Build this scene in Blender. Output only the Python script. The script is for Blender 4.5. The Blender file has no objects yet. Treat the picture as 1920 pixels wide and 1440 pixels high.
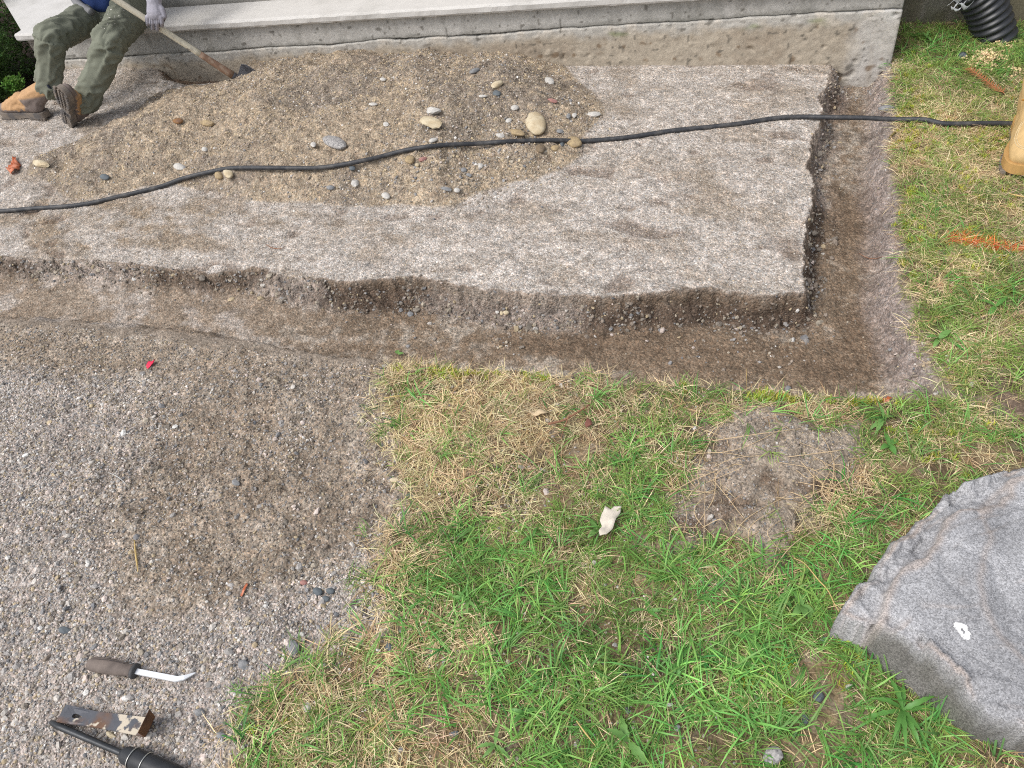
import bpy, bmesh, math, random
import numpy as np
from mathutils import Vector, Matrix, Euler
random.seed(7); RNG = np.random.default_rng(11)
sc = bpy.context.scene; COL = sc.collection
# ------------------------------------------------------------------ camera
F = 1387.0                     # focal length in pixels of the 1920 px wide photo
HC = 1.5                       # height of the camera
NAD = (1240.0, 2060.0); VPX = (-4000.0, 310.0)
def _basis():
    n = np.array([NAD[0]-960, NAD[1]-720, F]); n /= np.linalg.norm(n)
    v = np.array([VPX[0]-960, VPX[1]-720, F]); v -= v.dot(n)*n; v /= np.linalg.norm(v)
    up = -n; X = -v; Y = np.cross(up, X)
    return np.array([X, Y, up])
R = _basis()                   # rows: world axes in camera coordinates (x right, y down, z forward)
cd = bpy.data.cameras.new('camera'); cam = bpy.data.objects.new('camera', cd); COL.objects.link(cam)
M = Matrix(((R[0,0], -R[0,1], -R[0,2], 0), (R[1,0], -R[1,1], -R[1,2], 0), (R[2,0], -R[2,1], -R[2,2], HC), (0,0,0,1)))
cam.matrix_world = M
cd.sensor_width = 36; cd.lens = 36*F/1920; cd.clip_end = 500; cd.clip_start = .02
sc.camera = cam
# ------------------------------------------------------------------ light
w = bpy.data.worlds.new('World'); sc.world = w; w.use_nodes = True
nt = w.node_tree; bg = nt.nodes['Background']
sky = nt.nodes.new('ShaderNodeTexSky'); sky.sky_type = 'NISHITA'; sky.sun_disc = False
SUN_EL, SUN_AZ = math.radians(54), math.radians(-136)     # azimuth from +Y, clockwise
sky.sun_elevation = SUN_EL; sky.sun_rotation = SUN_AZ
sky.air_density = 1.0; sky.dust_density = 3.0; sky.ozone_density = 1.0
hs = nt.nodes.new('ShaderNodeHueSaturation'); hs.inputs['Saturation'].default_value = .38
nt.links.new(sky.outputs[0], hs.inputs['Color']); nt.links.new(hs.outputs[0], bg.inputs[0])
bg.inputs[1].default_value = .135
sd = bpy.data.lights.new('sun', 'SUN'); sd.energy = 1.2; sd.angle = math.radians(28); sd.color = (1, .965, .92)
sun = bpy.data.objects.new('sun', sd); COL.objects.link(sun)
dv = Vector((math.sin(SUN_AZ)*math.cos(SUN_EL), math.cos(SUN_AZ)*math.cos(SUN_EL), math.sin(SUN_EL)))
sun.rotation_euler = dv.to_track_quat('Z', 'Y').to_euler(); sun.location = dv*8
sc.view_settings.view_transform = 'Standard'; sc.view_settings.look = 'None'
sc.view_settings.exposure = .62; sc.view_settings.gamma = 1; sc.cycles.filter_width = 1.1; sc.cycles.use_denoising = False; sc.view_settings.use_curve_mapping = False
KEXP = 1.2                     # displayed linear value of a level surface = KEXP * albedo
# ------------------------------------------------------------------ pixel <-> world
SL = .033                      # fall of the ground towards +X
def rays(px, py):
    d = np.stack([np.asarray(px, float)-960, np.asarray(py, float)-720, np.full(np.shape(px), F)], -1)
    return d @ R.T
def G(px, py, off=0.0):        # onto the sloping ground plane
    d = rays(px, py); t = (off-HC)/(d[...,2]+SL*d[...,0])
    return np.array([0,0,HC]) + t[...,None]*d if np.ndim(t) else np.array([0,0,HC])+t*d
def Q(px, py, Y):              # onto a vertical plane parallel to the wall
    d = rays(px, py); return np.array([0,0,HC]) + d*(Y/d[1])
def proj(P):
    P = np.asarray(P, float); c = (P-np.array([0,0,HC])) @ R
    return 960+F*c[...,0]/c[...,2], 720+F*c[...,1]/c[...,2]
def poly(pts, off=0.0):
    a = np.array(pts, float); return G(a[:,0], a[:,1], off)[:,:2]
# ------------------------------------------------------------------ noise
def _hash(ix, iy, s):
    h = (ix.astype(np.int64)*374761393 + iy.astype(np.int64)*668265263 + s*2147483647) & 0xffffffff
    h = ((h ^ (h >> 13))*1274126177) & 0xffffffff
    return ((h ^ (h >> 16)) & 0xffff)/65535.0
def vn(x, y, s=0):
    ix = np.floor(x).astype(np.int64); iy = np.floor(y).astype(np.int64); fx = x-ix; fy = y-iy
    fx = fx*fx*(3-2*fx); fy = fy*fy*(3-2*fy)
    return ((_hash(ix,iy,s)*(1-fx)+_hash(ix+1,iy,s)*fx)*(1-fy) + (_hash(ix,iy+1,s)*(1-fx)+_hash(ix+1,iy+1,s)*fx)*fy)*2-1
def fbm(x, y, f=1.0, o=4, s=0, g=.5):
    r = 0; a = 1; n = 0
    c, q = math.cos(.6), math.sin(.6)
    for i in range(o):
        r = r + a*vn(x*f, y*f, s+i*17); n += a; a *= g; f *= 2.03; x, y = c*x-q*y+3.7, q*x+c*y-1.3
    return r/n
def fac(x, y, f=20, s=0):      # random tilted facets
    X, Y = x*f, y*f; ix, iy = np.floor(X).astype(np.int64), np.floor(Y).astype(np.int64); bd = np.full(np.shape(x), 9.); out = np.zeros(np.shape(x))
    for a in (-1,0,1):
        for b in (-1,0,1):
            cx = ix+a+_hash(ix+a,iy+b,s); cy = iy+b+_hash(ix+a,iy+b,s+7); d = (X-cx)**2+(Y-cy)**2; k = d < bd
            v = (_hash(ix+a,iy+b,s+13)-.5)+(X-cx)*(_hash(ix+a,iy+b,s+17)-.5)*1.6+(Y-cy)*(_hash(ix+a,iy+b,s+23)-.5)*1.6
            out = np.where(k, v, out); bd = np.where(k, d, bd)
    return out
def ss(a, b, x):
    t = np.clip((x-a)/(b-a), 0, 1); return t*t*(3-2*t)
def sdf(P, x, y):              # signed distance, positive inside
    d = np.full(x.shape, 1e9); ins = np.zeros(x.shape, bool); n = len(P)
    for i in range(n):
        ax, ay = P[i]; bx, by = P[(i+1) % n]; ex, ey = bx-ax, by-ay
        t = np.clip(((x-ax)*ex+(y-ay)*ey)/(ex*ex+ey*ey+1e-12), 0, 1)
        d = np.minimum(d, (x-ax-t*ex)**2+(y-ay-t*ey)**2)
        if ay != by:
            c = ((ay > y) != (by > y)) & (x < ax+(y-ay)*ex/ey); ins ^= c
    d = np.sqrt(d); return np.where(ins, d, -d)
# ------------------------------------------------------------------ regions (traced edges, laid on the ground plane)
PLAT = [(1558,90),(1558,112),(1555,160),(1532,185),(1537,212),(1532,245),(1522,262),(1511,300),(1524,330),(1518,400),(1506,430),(1511,480),(1500,546),
        (1450,552),(1400,549),(1330,537),(1230,548),(1150,556),(1080,554),(1000,549),(900,540),(840,526),(780,516),(720,521),(640,529),(560,520),(500,505),(470,501),(400,512),(300,499),(180,490),(60,484),(-200,470),(-200,90)]
TREN = [(1558,90),(1558,112),(1555,160),(1532,185),(1537,212),(1532,245),(1522,262),(1511,300),(1524,330),(1518,400),(1506,430),(1511,480),(1500,546),
        (1450,552),(1400,549),(1330,537),(1230,548),(1150,556),(1080,554),(1000,549),(900,540),(840,526),(780,516),(720,521),(640,529),(560,520),(500,505),(470,501),(400,512),(300,499),(180,490),(60,484),(-200,470),
        (-200,590),(0,600),(150,606),(300,622),(430,640),(540,655),(700,676),(800,688),(870,700),(960,697),(1050,708),(1130,702),(1200,722),(1330,726),(1420,741),(1560,748),(1690,757),(1725,742),(1764,722),(1742,690),(1715,620),(1700,560),(1684,520),(1696,470),(1680,430),(1690,380),(1672,330),(1664,280),(1682,230),(1668,170),(1674,125),(1674,90)]
HEAP = [(1060,120),(1120,175),(1135,215),(1085,262),(1090,292),(1010,335),(905,360),(850,388),(760,383),(640,388),(520,383),(420,372),(330,347),(190,372),(130,385),(95,350),(50,330),(60,298),(150,258),(260,205),(290,175),(345,160),(430,155),(450,120),(600,80),(1000,80)]
LAWN_F = [(700,688),(760,684),(830,690),(960,696),(1050,708),(1130,700),(1200,720),(1330,724),(1420,738),(1560,746),(1690,755),(1740,740),(1800,760),(1960,800),(2100,850),(2100,1560),(400,1560),(430,1440),(445,1370),(480,1320),(540,1262),(640,1215),(715,1180),(690,1110),(710,1010),(775,950),(745,860),(735,790),(715,720)]
LAWN_R = [(1674,70),(1672,128),(1670,170),(1682,232),(1666,280),(1674,330),(1690,380),(1682,430),(1697,470),(1686,520),(1702,560),(1717,620),(1744,690),(1790,745),(1960,800),(2200,860),(2300,-60),(1690,-60)]
BARE = [(1262,1010),(1250,985),(1270,945),(1300,915),(1300,860),(1310,815),(1370,770),(1450,765),(1510,800),(1600,800),(1615,850),(1600,905),(1560,950),(1500,990),(1490,1050),(1440,1075),(1400,1040),(1370,1000),(1330,1010),(1300,1045)]
CLOD = [(1250,1030),(1245,980),(1275,940),(1330,955),(1500,965),(1500,1010),(1480,1065),(1430,1075),(1390,1030),(1330,1010),(1290,1045)]
DIRT = [(1830,712),(1870,705),(1930,770),(1990,800),(1960,820),(1900,790),(1845,745)]
GRAV = [(-300,690),(0,690),(160,700),(300,770),(360,830),(300,870),(230,930),(180,1030),(200,1130),(300,1180),(420,1150),(520,1060),(620,1040),(700,1020),(715,1180),(560,1250),(470,1320),(430,1500),(-400,1500)]
BOUL = [(1568,1152),(1592,1122),(1612,1092),(1640,1078),(1645,1045),(1668,1012),(1702,990),(1722,962),(1765,930),(1800,898),(1848,882),(1905,856),(2060,880),(2200,1000),(2250,1250),(2080,1440),(1930,1420),(1820,1385),(1740,1335),(1660,1262),(1615,1212),(1590,1190)]
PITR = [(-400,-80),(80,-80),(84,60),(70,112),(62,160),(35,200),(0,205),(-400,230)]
P_PLAT = poly(PLAT); P_TREN = poly(TREN); P_HEAP = poly(HEAP); P_LF = poly(LAWN_F); P_LR = poly(LAWN_R); P_BARE = poly(BARE); P_CLOD = poly(CLOD)
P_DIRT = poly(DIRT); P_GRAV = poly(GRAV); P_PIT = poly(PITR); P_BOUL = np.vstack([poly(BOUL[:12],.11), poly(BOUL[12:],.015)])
DIG = np.array([G(p[0],p[1]) for p in [(290,118),(300,152),(350,158),(440,156),(470,118)]])[:,:2]
def jit(x, y, a=.012, f=14, s=3):
    return x + a*fbm(x,y,f,3,s), y + a*fbm(x,y,f,3,s+50)
def trench_d(x, y):
    jx, jy = jit(x, y, .016, 13, 5); jx, jy = jit(jx, jy, .009, 45, 9); jx, jy = jx+.005*fac(x,y,38,11), jy+.005*fac(x,y,38,12)
    return sdf(P_TREN, jx, jy), sdf(P_PLAT, jx, jy)
def height(x, y, full=False):
    base = -SL*x
    td, pd = trench_d(x, y)
    left = ss(-1.0, -1.7, x)                                  # the trench fades towards the left
    D = .100*(1-left) + .062*left
    # rise from the platform cut is steep, from the lawn side softer
    wplat = .048 + .004*left + .034*fbm(x,y,7,3,33)
    wplat = np.clip(wplat, .014, .10)
    cut = np.clip(-pd/wplat,0,1)**.62                        # 0 on the platform, 1 in the trench
    right = ss(.25, .45, x)
    wout = .03 + .06*right*ss(1.6, 1.3, y)*0 + .05*right + .055*left
    out = ss(0, 1, td/wout)
    tz = -D*np.minimum(cut, out)
    tz = np.where(td > -.001, tz, 0)
    z = base + tz
    fl = np.clip(-tz/.1, 0, 1)
    # rough cut face: clods
    face = np.exp(-((pd+.025)/.035)**2)*ss(-.01,.03,td)
    z = z + face*(.012*fbm(x,y,26,3,71) + .012*fac(x,y,45,73) + .008*fac(x,y,95,74))
    foot = np.exp(-((pd+.085)/.035)**2)*ss(0,.03,td); z = z + foot*(.012*ss(-.2,.5,fbm(x,y,7,3,75))+.006*fac(x,y,60,76))*(1-.5*left)
    # platform edge crumbles
    pl = ss(0, .012, pd)
    z = z + pl*(.006*fbm(x,y,4,3,21)+.0025*fbm(x*.6+y*.5,y*1.2-x*.3,20,3,22)+.0012*fbm(x,y,75,2,23))
    z = z - pl*.006*ss(.35,.6,fbm(x,y,11,2,25)) + pl*.0035*fac(x,y,28,26)*ss(-.1,.5,fbm(x,y,3,2,24)+.4*ss(-1.0,-2.4,x))
    streak = fbm(x*.9+y*.35, y*1.3-x*.2, 9, 3, 27)
    z = z - pl*.010*ss(.32,.62,streak)*ss(-.2,.6,-x)
    z = z + pl*.004*ss(-1.8,-2.8,x)*fbm(x,y,14,3,28)
    z = z + fl*(.003*fbm(x,y,16,3,31)+.0015*fbm(x,y,70,2,32)+.006*ss(.12,.02,td)*ss(.3,.42,x)*fac(x,y,55,34)*1.5)
    # loose soil over the gravel at the left
    sl = ss(0, .06, -td)*ss(0,-.25,x-.2)*ss(0,.04,-pd)
    z = z + sl*(.011*fbm(x,y,5,3,41)+.008*fbm(x,y,17,3,42)+.0035*fbm(x,y,60,2,43)+.007*fac(x,y,40,44)*ss(-.1,.4,fbm(x,y,4,2,45)+.2)) 
    sx, sy = G(480,880)[:2]; z = z + sl*np.exp(-((x-sx)/.50)**2-((y-sy)/.34)**2)*(.016*fbm(x,y,9,3,47)+.010*fac(x,y,22,48)+.006*fac(x,y,60,49))
    z = z + left*sl*(.012*np.exp(-((td+.02)/.018)**2))*(.4+fbm(x,y,12,3,46))
    # lawn
    lf = np.maximum(sdf(P_LF,x,y), sdf(P_LR,x,y)); lw = ss(-.02,.04,lf+.03*fbm(x,y,9,3,53)*ss(-.05,-.16,td))
    z = z + lw*(.010+.010*fbm(x,y,3,2,51)+.005*fbm(x,y,16,3,52))
    bj = jit(x,y,.012,20,61); bare = ss(-.045,.05,sdf(P_BARE,*jit(x,y,.03,11,66))); clod = ss(-.004,.010,sdf(P_CLOD,*bj))
    z = z + bare*(.018+.010*fbm(x,y,18,3,62)+.007*fac(x,y,50,64)) - .0*clod
    cd_ = sdf(P_CLOD,*bj); z = z + clod*.008 - .022*np.exp(-((cd_)/.007)**2)*ss(.95,1.0,y+.0*x)*bare*ss(.0,.5,fbm(x,y,9,2,63)+.6)
    # heap
    hj = jit(x,y,.035,5,81); hd = sdf(P_HEAP,*hj)
    hh = np.clip(hd,0,1)
    wl = ss(3.40,3.0,y)
    hz = .165*(1-np.exp(-(hh/.24)**1.25))*(.62+.38*wl) * (1-.55*ss(-2.0,-3.2,x)) * (.92+.3*fbm(x,y,2.3,2,82)) * (1-.45*ss(-1.1,-.6,x))
    hz = hz + ss(0,.12,hh)*(.024*fbm(x,y,6,3,83)+.010*fbm(x,y,24,3,84)+.004*fbm(x,y,80,2,85)+.006*fac(x,y,42,86))
    hz = np.where(hd > 0, hz, 0)
    z = z + hz
    # hole dug along the wall and the dark hole under the shrub
    dd = sdf(DIG, *jit(x,y,.02,8,91)); z = z - .10*ss(0,.10,dd)
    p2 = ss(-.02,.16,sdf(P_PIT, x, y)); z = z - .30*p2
    if not full: return z
    return z, dict(td=td, pd=pd, left=left, fl=fl, face=face, pl=pl, sl=sl, lf=lf, lw=lw, bare=bare, hd=hd, dig=dd, pit=p2, streak=streak, cl=cd_)
def hz1(x, y): return float(height(np.array([x]), np.array([y]))[0])
def T(px, py):                 # point of the real terrain seen at a pixel
    d = rays(px, py); t = (-HC)/(d[2]+SL*d[0])
    for _ in range(12):
        x, y = d[0]*t, d[1]*t; z = hz1(x, y)
        t = t*.3 + .7*(z-HC)/d[2]
    return np.array([d[0]*t, d[1]*t, hz1(d[0]*t, d[1]*t)])
def s2l(c):
    c = np.asarray(c, float)/255.; return np.where(c <= .04045, c/12.92, ((c+.055)/1.055)**2.4)
def alb(*c): return s2l(c)/KEXP
# ------------------------------------------------------------------ helpers
def tag(o, label=None, cat=None, group=None, kind=None):
    for k, v in (('label',label),('category',cat),('group',group),('kind',kind)):
        if v: o[k] = v
    return o
def empty(name, loc=(0,0,0), rot=(0,0,0)):
    o = bpy.data.objects.new(name, None); COL.objects.link(o); o.location = loc; o.rotation_euler = rot; o.empty_display_size = .05
    return o
def mesh_np(name, V, Fc, mat=None, parent=None, smooth=False, cols=None, attrs=None, loc=None):
    me = bpy.data.meshes.new(name); V = np.asarray(V, np.float32)
    if isinstance(Fc, np.ndarray):
        k = Fc.shape[1]; me.vertices.add(len(V)); me.vertices.foreach_set('co', V.ravel())
        me.loops.add(Fc.size); me.loops.foreach_set('vertex_index', Fc.astype(np.int32).ravel())
        me.polygons.add(len(Fc)); me.polygons.foreach_set('loop_start', np.arange(0, Fc.size, k, dtype=np.int32))
        me.update(calc_edges=True)
    else:
        me.from_pydata([tuple(v) for v in V], [], Fc); me.update()
    if smooth: me.polygons.foreach_set('use_smooth', np.ones(len(me.polygons), bool))
    if cols is not None:
        a = me.color_attributes.new('Col', 'FLOAT_COLOR', 'POINT'); c = np.ones((len(V),4), np.float32); c[:,:3] = cols; a.data.foreach_set('color', c.ravel())
    for k2, v in (attrs or {}).items():
        a = me.attributes.new(k2, 'FLOAT', 'POINT'); a.data.foreach_set('value', np.asarray(v, np.float32))
    if mat: me.materials.append(mat)
    o = bpy.data.objects.new(name, me); COL.objects.link(o)
    if parent: o.parent = parent
    if loc is not None: o.location = loc
    return o
def grid_faces(nu, nv, wrap=False):
    i = np.arange(nu-(0 if wrap else 1)); j = np.arange(nv-1); I, J = np.meshgrid(i, j, indexing='ij'); I2 = (I+1) % nu
    return np.stack([I*nv+J, I2*nv+J, I2*nv+J+1, I*nv+J+1], -1).reshape(-1, 4)
def nodes(m): m.use_nodes = True; return m.node_tree.nodes, m.node_tree.links
def material(name, col=(.5,.5,.5), rough=.8, noise=0, nscale=20, bump=0, bscale=60, metal=0, spec=.3, attr=None, col2=None, cscale=8, thr=(.45,.6), transl=0, atype='GEOMETRY', coat=0):
    m = bpy.data.materials.new(name); N, L = nodes(m); b = N['Principled BSDF']
    b.inputs['Roughness'].default_value = rough; b.inputs['Metallic'].default_value = metal; b.inputs['Specular IOR Level'].default_value = spec
    if attr:
        a = N.new('ShaderNodeAttribute'); a.attribute_name = attr; a.attribute_type = atype; src = a.outputs['Color']
    else:
        r = N.new('ShaderNodeRGB'); r.outputs[0].default_value = (*col, 1); src = r.outputs[0]
    tc = N.new('ShaderNodeTexCoord')
    if col2 is not None:
        n = N.new('ShaderNodeTexNoise'); n.inputs['Scale'].default_value = cscale; n.inputs['Detail'].default_value = 6; L.new(tc.outputs['Object'], n.inputs[0])
        mr = N.new('ShaderNodeMapRange'); mr.inputs[1].default_value, mr.inputs[2].default_value = thr; L.new(n.outputs[0], mr.inputs[0])
        mx = N.new('ShaderNodeMix'); mx.data_type = 'RGBA'; L.new(mr.outputs[0], mx.inputs[0]); L.new(src, mx.inputs[6]); mx.inputs[7].default_value = (*col2, 1); src = mx.outputs[2]
    if noise:
        n = N.new('ShaderNodeTexNoise'); n.inputs['Scale'].default_value = nscale; n.inputs['Detail'].default_value = 8; n.inputs['Roughness'].default_value = .65; L.new(tc.outputs['Object'], n.inputs[0])
        mr = N.new('ShaderNodeMapRange'); mr.inputs[1].default_value, mr.inputs[2].default_value = .25, .75; mr.inputs[3].default_value, mr.inputs[4].default_value = 1-noise, 1+noise; L.new(n.outputs[0], mr.inputs[0])
        mm = N.new('ShaderNodeVectorMath'); mm.operation = 'SCALE'; L.new(src, mm.inputs[0]); L.new(mr.outputs[0], mm.inputs[3]); src = mm.outputs[0]
    L.new(src, b.inputs['Base Color'])
    if bump:
        n = N.new('ShaderNodeTexNoise'); n.inputs['Scale'].default_value = bscale; n.inputs['Detail'].default_value = 8; n.inputs['Roughness'].default_value = .7; L.new(tc.outputs['Object'], n.inputs[0])
        bp = N.new('ShaderNodeBump'); bp.inputs['Strength'].default_value = 1; bp.inputs['Distance'].default_value = bump; L.new(n.outputs[0], bp.inputs['Height']); L.new(bp.outputs[0], b.inputs['Normal'])
    if transl:
        t = N.new('ShaderNodeBsdfTranslucent'); L.new(src, t.inputs[0]); mx = N.new('ShaderNodeMixShader'); mx.inputs[0].default_value = transl
        L.new(b.outputs[0], mx.inputs[1]); L.new(t.outputs[0], mx.inputs[2]); L.new(mx.outputs[0], N['Material Output'].inputs[0])
    return m
def tube(name, pts, rad, mat, parent=None, n=10, cap=True, cols=None, closed=False):
    P = np.asarray(pts, float); m = len(P); r = np.broadcast_to(rad, (m,)).astype(float)
    Tn = np.gradient(P, axis=0); Tn /= np.linalg.norm(Tn, axis=1)[:,None]+1e-12
    ref = np.array([0,0,1.]) if abs(Tn[0][2]) < .9 else np.array([1.,0,0]); V = []
    u = np.cross(Tn[0], ref); u /= np.linalg.norm(u)
    for i in range(m):
        u = u - u.dot(Tn[i])*Tn[i]; u /= np.linalg.norm(u); v = np.cross(Tn[i], u)
        for k in range(n):
            a = 2*math.pi*k/n; V.append(P[i]+r[i]*(math.cos(a)*u+math.sin(a)*v))
    Fs = [(i*n+k, i*n+(k+1) % n, (i+1)*n+(k+1) % n, (i+1)*n+k) for i in range(m-1) for k in range(n)]
    if closed: Fs += [((m-1)*n+k, (m-1)*n+(k+1) % n, (k+1) % n, k) for k in range(n)]
    elif cap: Fs += [tuple(reversed(range(n))), tuple((m-1)*n+k for k in range(n))]
    return mesh_np(name, V, Fs, mat, parent, True)
def spline(pts, n=12):
    P = np.asarray(pts, float); P = np.vstack([2*P[0]-P[1], P, 2*P[-1]-P[-2]]); out = []
    for i in range(1, len(P)-2):
        for t in np.linspace(0, 1, n, endpoint=False):
            a, b, c, d = P[i-1:i+3]; out.append(.5*((2*b)+(-a+c)*t+(2*a-5*b+4*c-d)*t*t+(-a+3*b-3*c+d)*t**3))
    out.append(P[-2]); return np.array(out)
# ------------------------------------------------------------------ ground
def axis(a, b, st, far, g=1.35):
    c = list(np.arange(a, b+st*.5, st)); s = st; v = c[-1]; hi = []
    while v < far: s *= g; v += s; hi.append(v)
    s = st; v = c[0]; lo = []
    while v > -far: s *= g; v -= s; lo.append(v)
    return np.array(lo[::-1]+c+hi)
xs = axis(-4.5, 1.55, .0075, 60); ys = axis(.02, 4.0, .0075, 60)
def densify(a, lo, hi, st): return np.concatenate([a[a < lo], np.arange(lo, hi, st), a[a >= hi]])
xs = densify(xs, .16, .40, .003); ys = densify(ys, 1.66, 1.90, .003)
GX, GY = np.meshgrid(xs, ys, indexing='ij'); gx, gy = GX.ravel(), GY.ravel()
gz, A = height(np.clip(gx,-9,9), np.clip(gy,-9,9), True)
gz = np.where((np.abs(gx) > 9), -SL*np.clip(gx,-9,9), gz)
gpx, gpy = proj(np.stack([gx,gy,gz],-1))
def blob(px, py, B):           # soft spots given in pixels: cx, cy, rx, ry, weight
    r = 0
    for cx, cy, rx, ry, wt in B: r = r + wt*np.exp(-((px-cx)/rx)**2-((py-cy)/ry)**2)
    return r
def mixc(c, new, t):
    t = np.clip(t,0,1)[:,None]; return c*(1-t)+np.asarray(new)*t
SOIL_B = [(450,780,220,90,1),(420,930,200,110,1),(560,960,150,120,1),(640,820,110,120,.9),(330,1040,130,60,.7),(620,700,120,30,.6),(250,680,200,30,.7),(500,1060,100,40,.5),(60,640,120,50,.9),(400,660,200,30,.8)]
WET = [(1610,420,70,90,1),(1620,620,60,70,1),(1400,680,200,35,1),(1560,690,80,35,1),(1180,640,220,30,.9),(1000,650,120,30,.6),(760,590,90,22,.7),(450,560,130,25,.6),(1580,210,45,30,.5),(1570,170,25,40,.8),(700,660,90,16,.6),(300,590,160,18,.4),(430,770,60,60,.5),(300,850,50,50,.5),(450,900,110,60,.45),(600,990,60,30,.5),(250,960,60,20,.3)]
TAN = [(1400,600,60,60,.0),(1180,230,80,50,.6),(1350,330,90,70,.5),(1430,170,60,30,.4),(900,420,200,40,.25),(300,440,200,60,.7),(120,430,160,60,.8),(600,440,150,40,.5),(1250,540,80,20,.3),(200,250,150,50,.3),(300,400,200,30,.6),(60,370,100,30,.5),(1160,150,60,20,.5)]
n1 = fbm(gx,gy,3.5,4,101); n2 = fbm(gx*.8+gy*.4,gy*1.3,9,4,102); n3 = fbm(gx,gy,34,3,103); n4 = fbm(gx,gy,90,2,104)
c = np.tile(alb(148,136,122), (len(gx),1))
plat = alb(182,174,161); tan_ = alb(156,142,122); lightg = alb(202,196,186); wet = alb(106,89,72); trn = alb(142,126,106); tgrav = alb(174,164,148)
pc = mixc(np.tile(plat,(len(gx),1)), lightg, .5+n3*.8); pc = mixc(pc, tan_, ss(-.05,.5,n2+.35*n3)*.5+blob(gpx,gpy,TAN)*ss(-.5,.3,n2+n3*.4)*.5)
pc = mixc(pc, alb(118,100,84), ss(.3,.6,A['streak'])*.55*(A['pl']))
c = mixc(c, pc, ss(-.002,.003,A['pd']))
tc_ = mixc(np.tile(trn,(len(gx),1)), tgrav, ss(-.1,.4,n1*.5+n3*.6-.6*np.clip(blob(gpx,gpy,WET),0,1)+.12)); tc_ = mixc(tc_, wet, np.clip(blob(gpx,gpy,WET),0,1)*ss(-.7,.1,n2*.6+n3*.4)*.55)
tm = ss(0,.01,A['td'])*ss(0,.01,-A['pd']); tc_ = mixc(tc_, mixc(np.tile(alb(158,144,126),(len(gx),1)), alb(182,173,161), ss(-.1,.4,n2+.4*n3)), A['left']*.8); c = mixc(c, tc_, tm)
rim = ss(.12,.03,A['td'])*ss(.3,.42,gx)*tm; c = mixc(c, alb(158,148,142), rim*.75)
c = mixc(c, mixc(np.tile(alb(98,85,73),(len(gx),1)), alb(156,145,134), ss(-.1,.35,n1+.35*n2+.12*A['left'])), np.clip(A['face']*1.3,0,1)*.95*(1-.15*A['left'])*ss(.002,-.004,A['pd']))
# left: soil and gravel bed
s_ = A['sl']; so = mixc(np.tile(alb(164,151,133),(len(gx),1)), alb(194,185,170), ss(-.2,.5,n3+.3*n1)); so = mixc(so, alb(100,84,70), np.clip(blob(gpx,gpy,WET)*1.3,0,1)*ss(-.6,.2,n2+n3*.5)*.85)
gd = sdf(P_GRAV, *jit(gx,gy,.05,5,111)); sb = np.clip(blob(gpx,gpy,SOIL_B),0,1)*ss(-.6,.1,n2+.3*n3); so = mixc(so, alb(178,171,163), ss(-.08,.08,gd)*.8*(1-sb)); so = mixc(so, alb(156,142,123), sb*.7)
c = mixc(c, so, s_*ss(0,.02,-A['td']))
# heap
hm = ss(0,.02,A['hd']); hc = mixc(np.tile(alb(172,158,136),(len(gx),1)), alb(146,136,122), ss(.0,.4,n1+.4*n2)*.85); hc = mixc(hc, alb(190,172,142), ss(.05,.6,n3)*.5)
hc = mixc(hc, alb(124,110,96), ss(.15,.6,-n3+.2*n4)*.4)
c = mixc(c, hc, hm)
# lawn earth
le = mixc(np.tile(alb(142,124,96),(len(gx),1)), alb(108,94,74), ss(-.2,.4,n2)); le = mixc(le, alb(140,130,116), ss(.1,.5,n3)*.5); c = mixc(c, le, A['lw'])
bd = mixc(np.tile(alb(172,159,142),(len(gx),1)), alb(124,108,92), ss(.0,.5,n2+.3*n3)); c = mixc(c, bd, A['bare']*A['lw'])
di = ss(0,.02,sdf(P_DIRT,*jit(gx,gy,.02,9,121))); c = mixc(c, alb(122,106,92), di)
c = mixc(c, alb(128,106,84), ss(0,.03,A['dig'])*.85)
c = mixc(c, alb(44,35,29), np.clip(A['pit']*1.8,0,1))  # shade below the shrub painted into the soil colour of the pit
grain = np.clip(.35+.65*np.maximum.reduce([A['pl'], ss(-.02,-.002,A['pd']), tm*.9, hm*.8, s_]),0,1)*(1-.6*A['lw']*(1-A['bare']))
c = np.clip(c*(1+.10*n4[:,None]+.08*n3[:,None]), .01, .9)
ZG = gz.reshape(len(xs),len(ys)); AG = {k: np.broadcast_to(v,gx.shape).reshape(len(xs),len(ys)) for k,v in A.items()}; IXS, IYS = np.arange(len(xs)), np.arange(len(ys))
def height(x, y, full=False):              # quick reading of the finished terrain
    u = np.clip(np.interp(x,xs,IXS),0,len(xs)-1.001); v = np.clip(np.interp(y,ys,IYS),0,len(ys)-1.001); i = u.astype(int); j = v.astype(int); fu, fv = u-i, v-j
    z = (ZG[i,j]*(1-fu)+ZG[i+1,j]*fu)*(1-fv)+(ZG[i,j+1]*(1-fu)+ZG[i+1,j+1]*fu)*fv
    if not full: return z
    i, j = np.round(u).astype(int), np.round(v).astype(int); return z, {k: q[i,j] for k,q in AG.items()}
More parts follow.
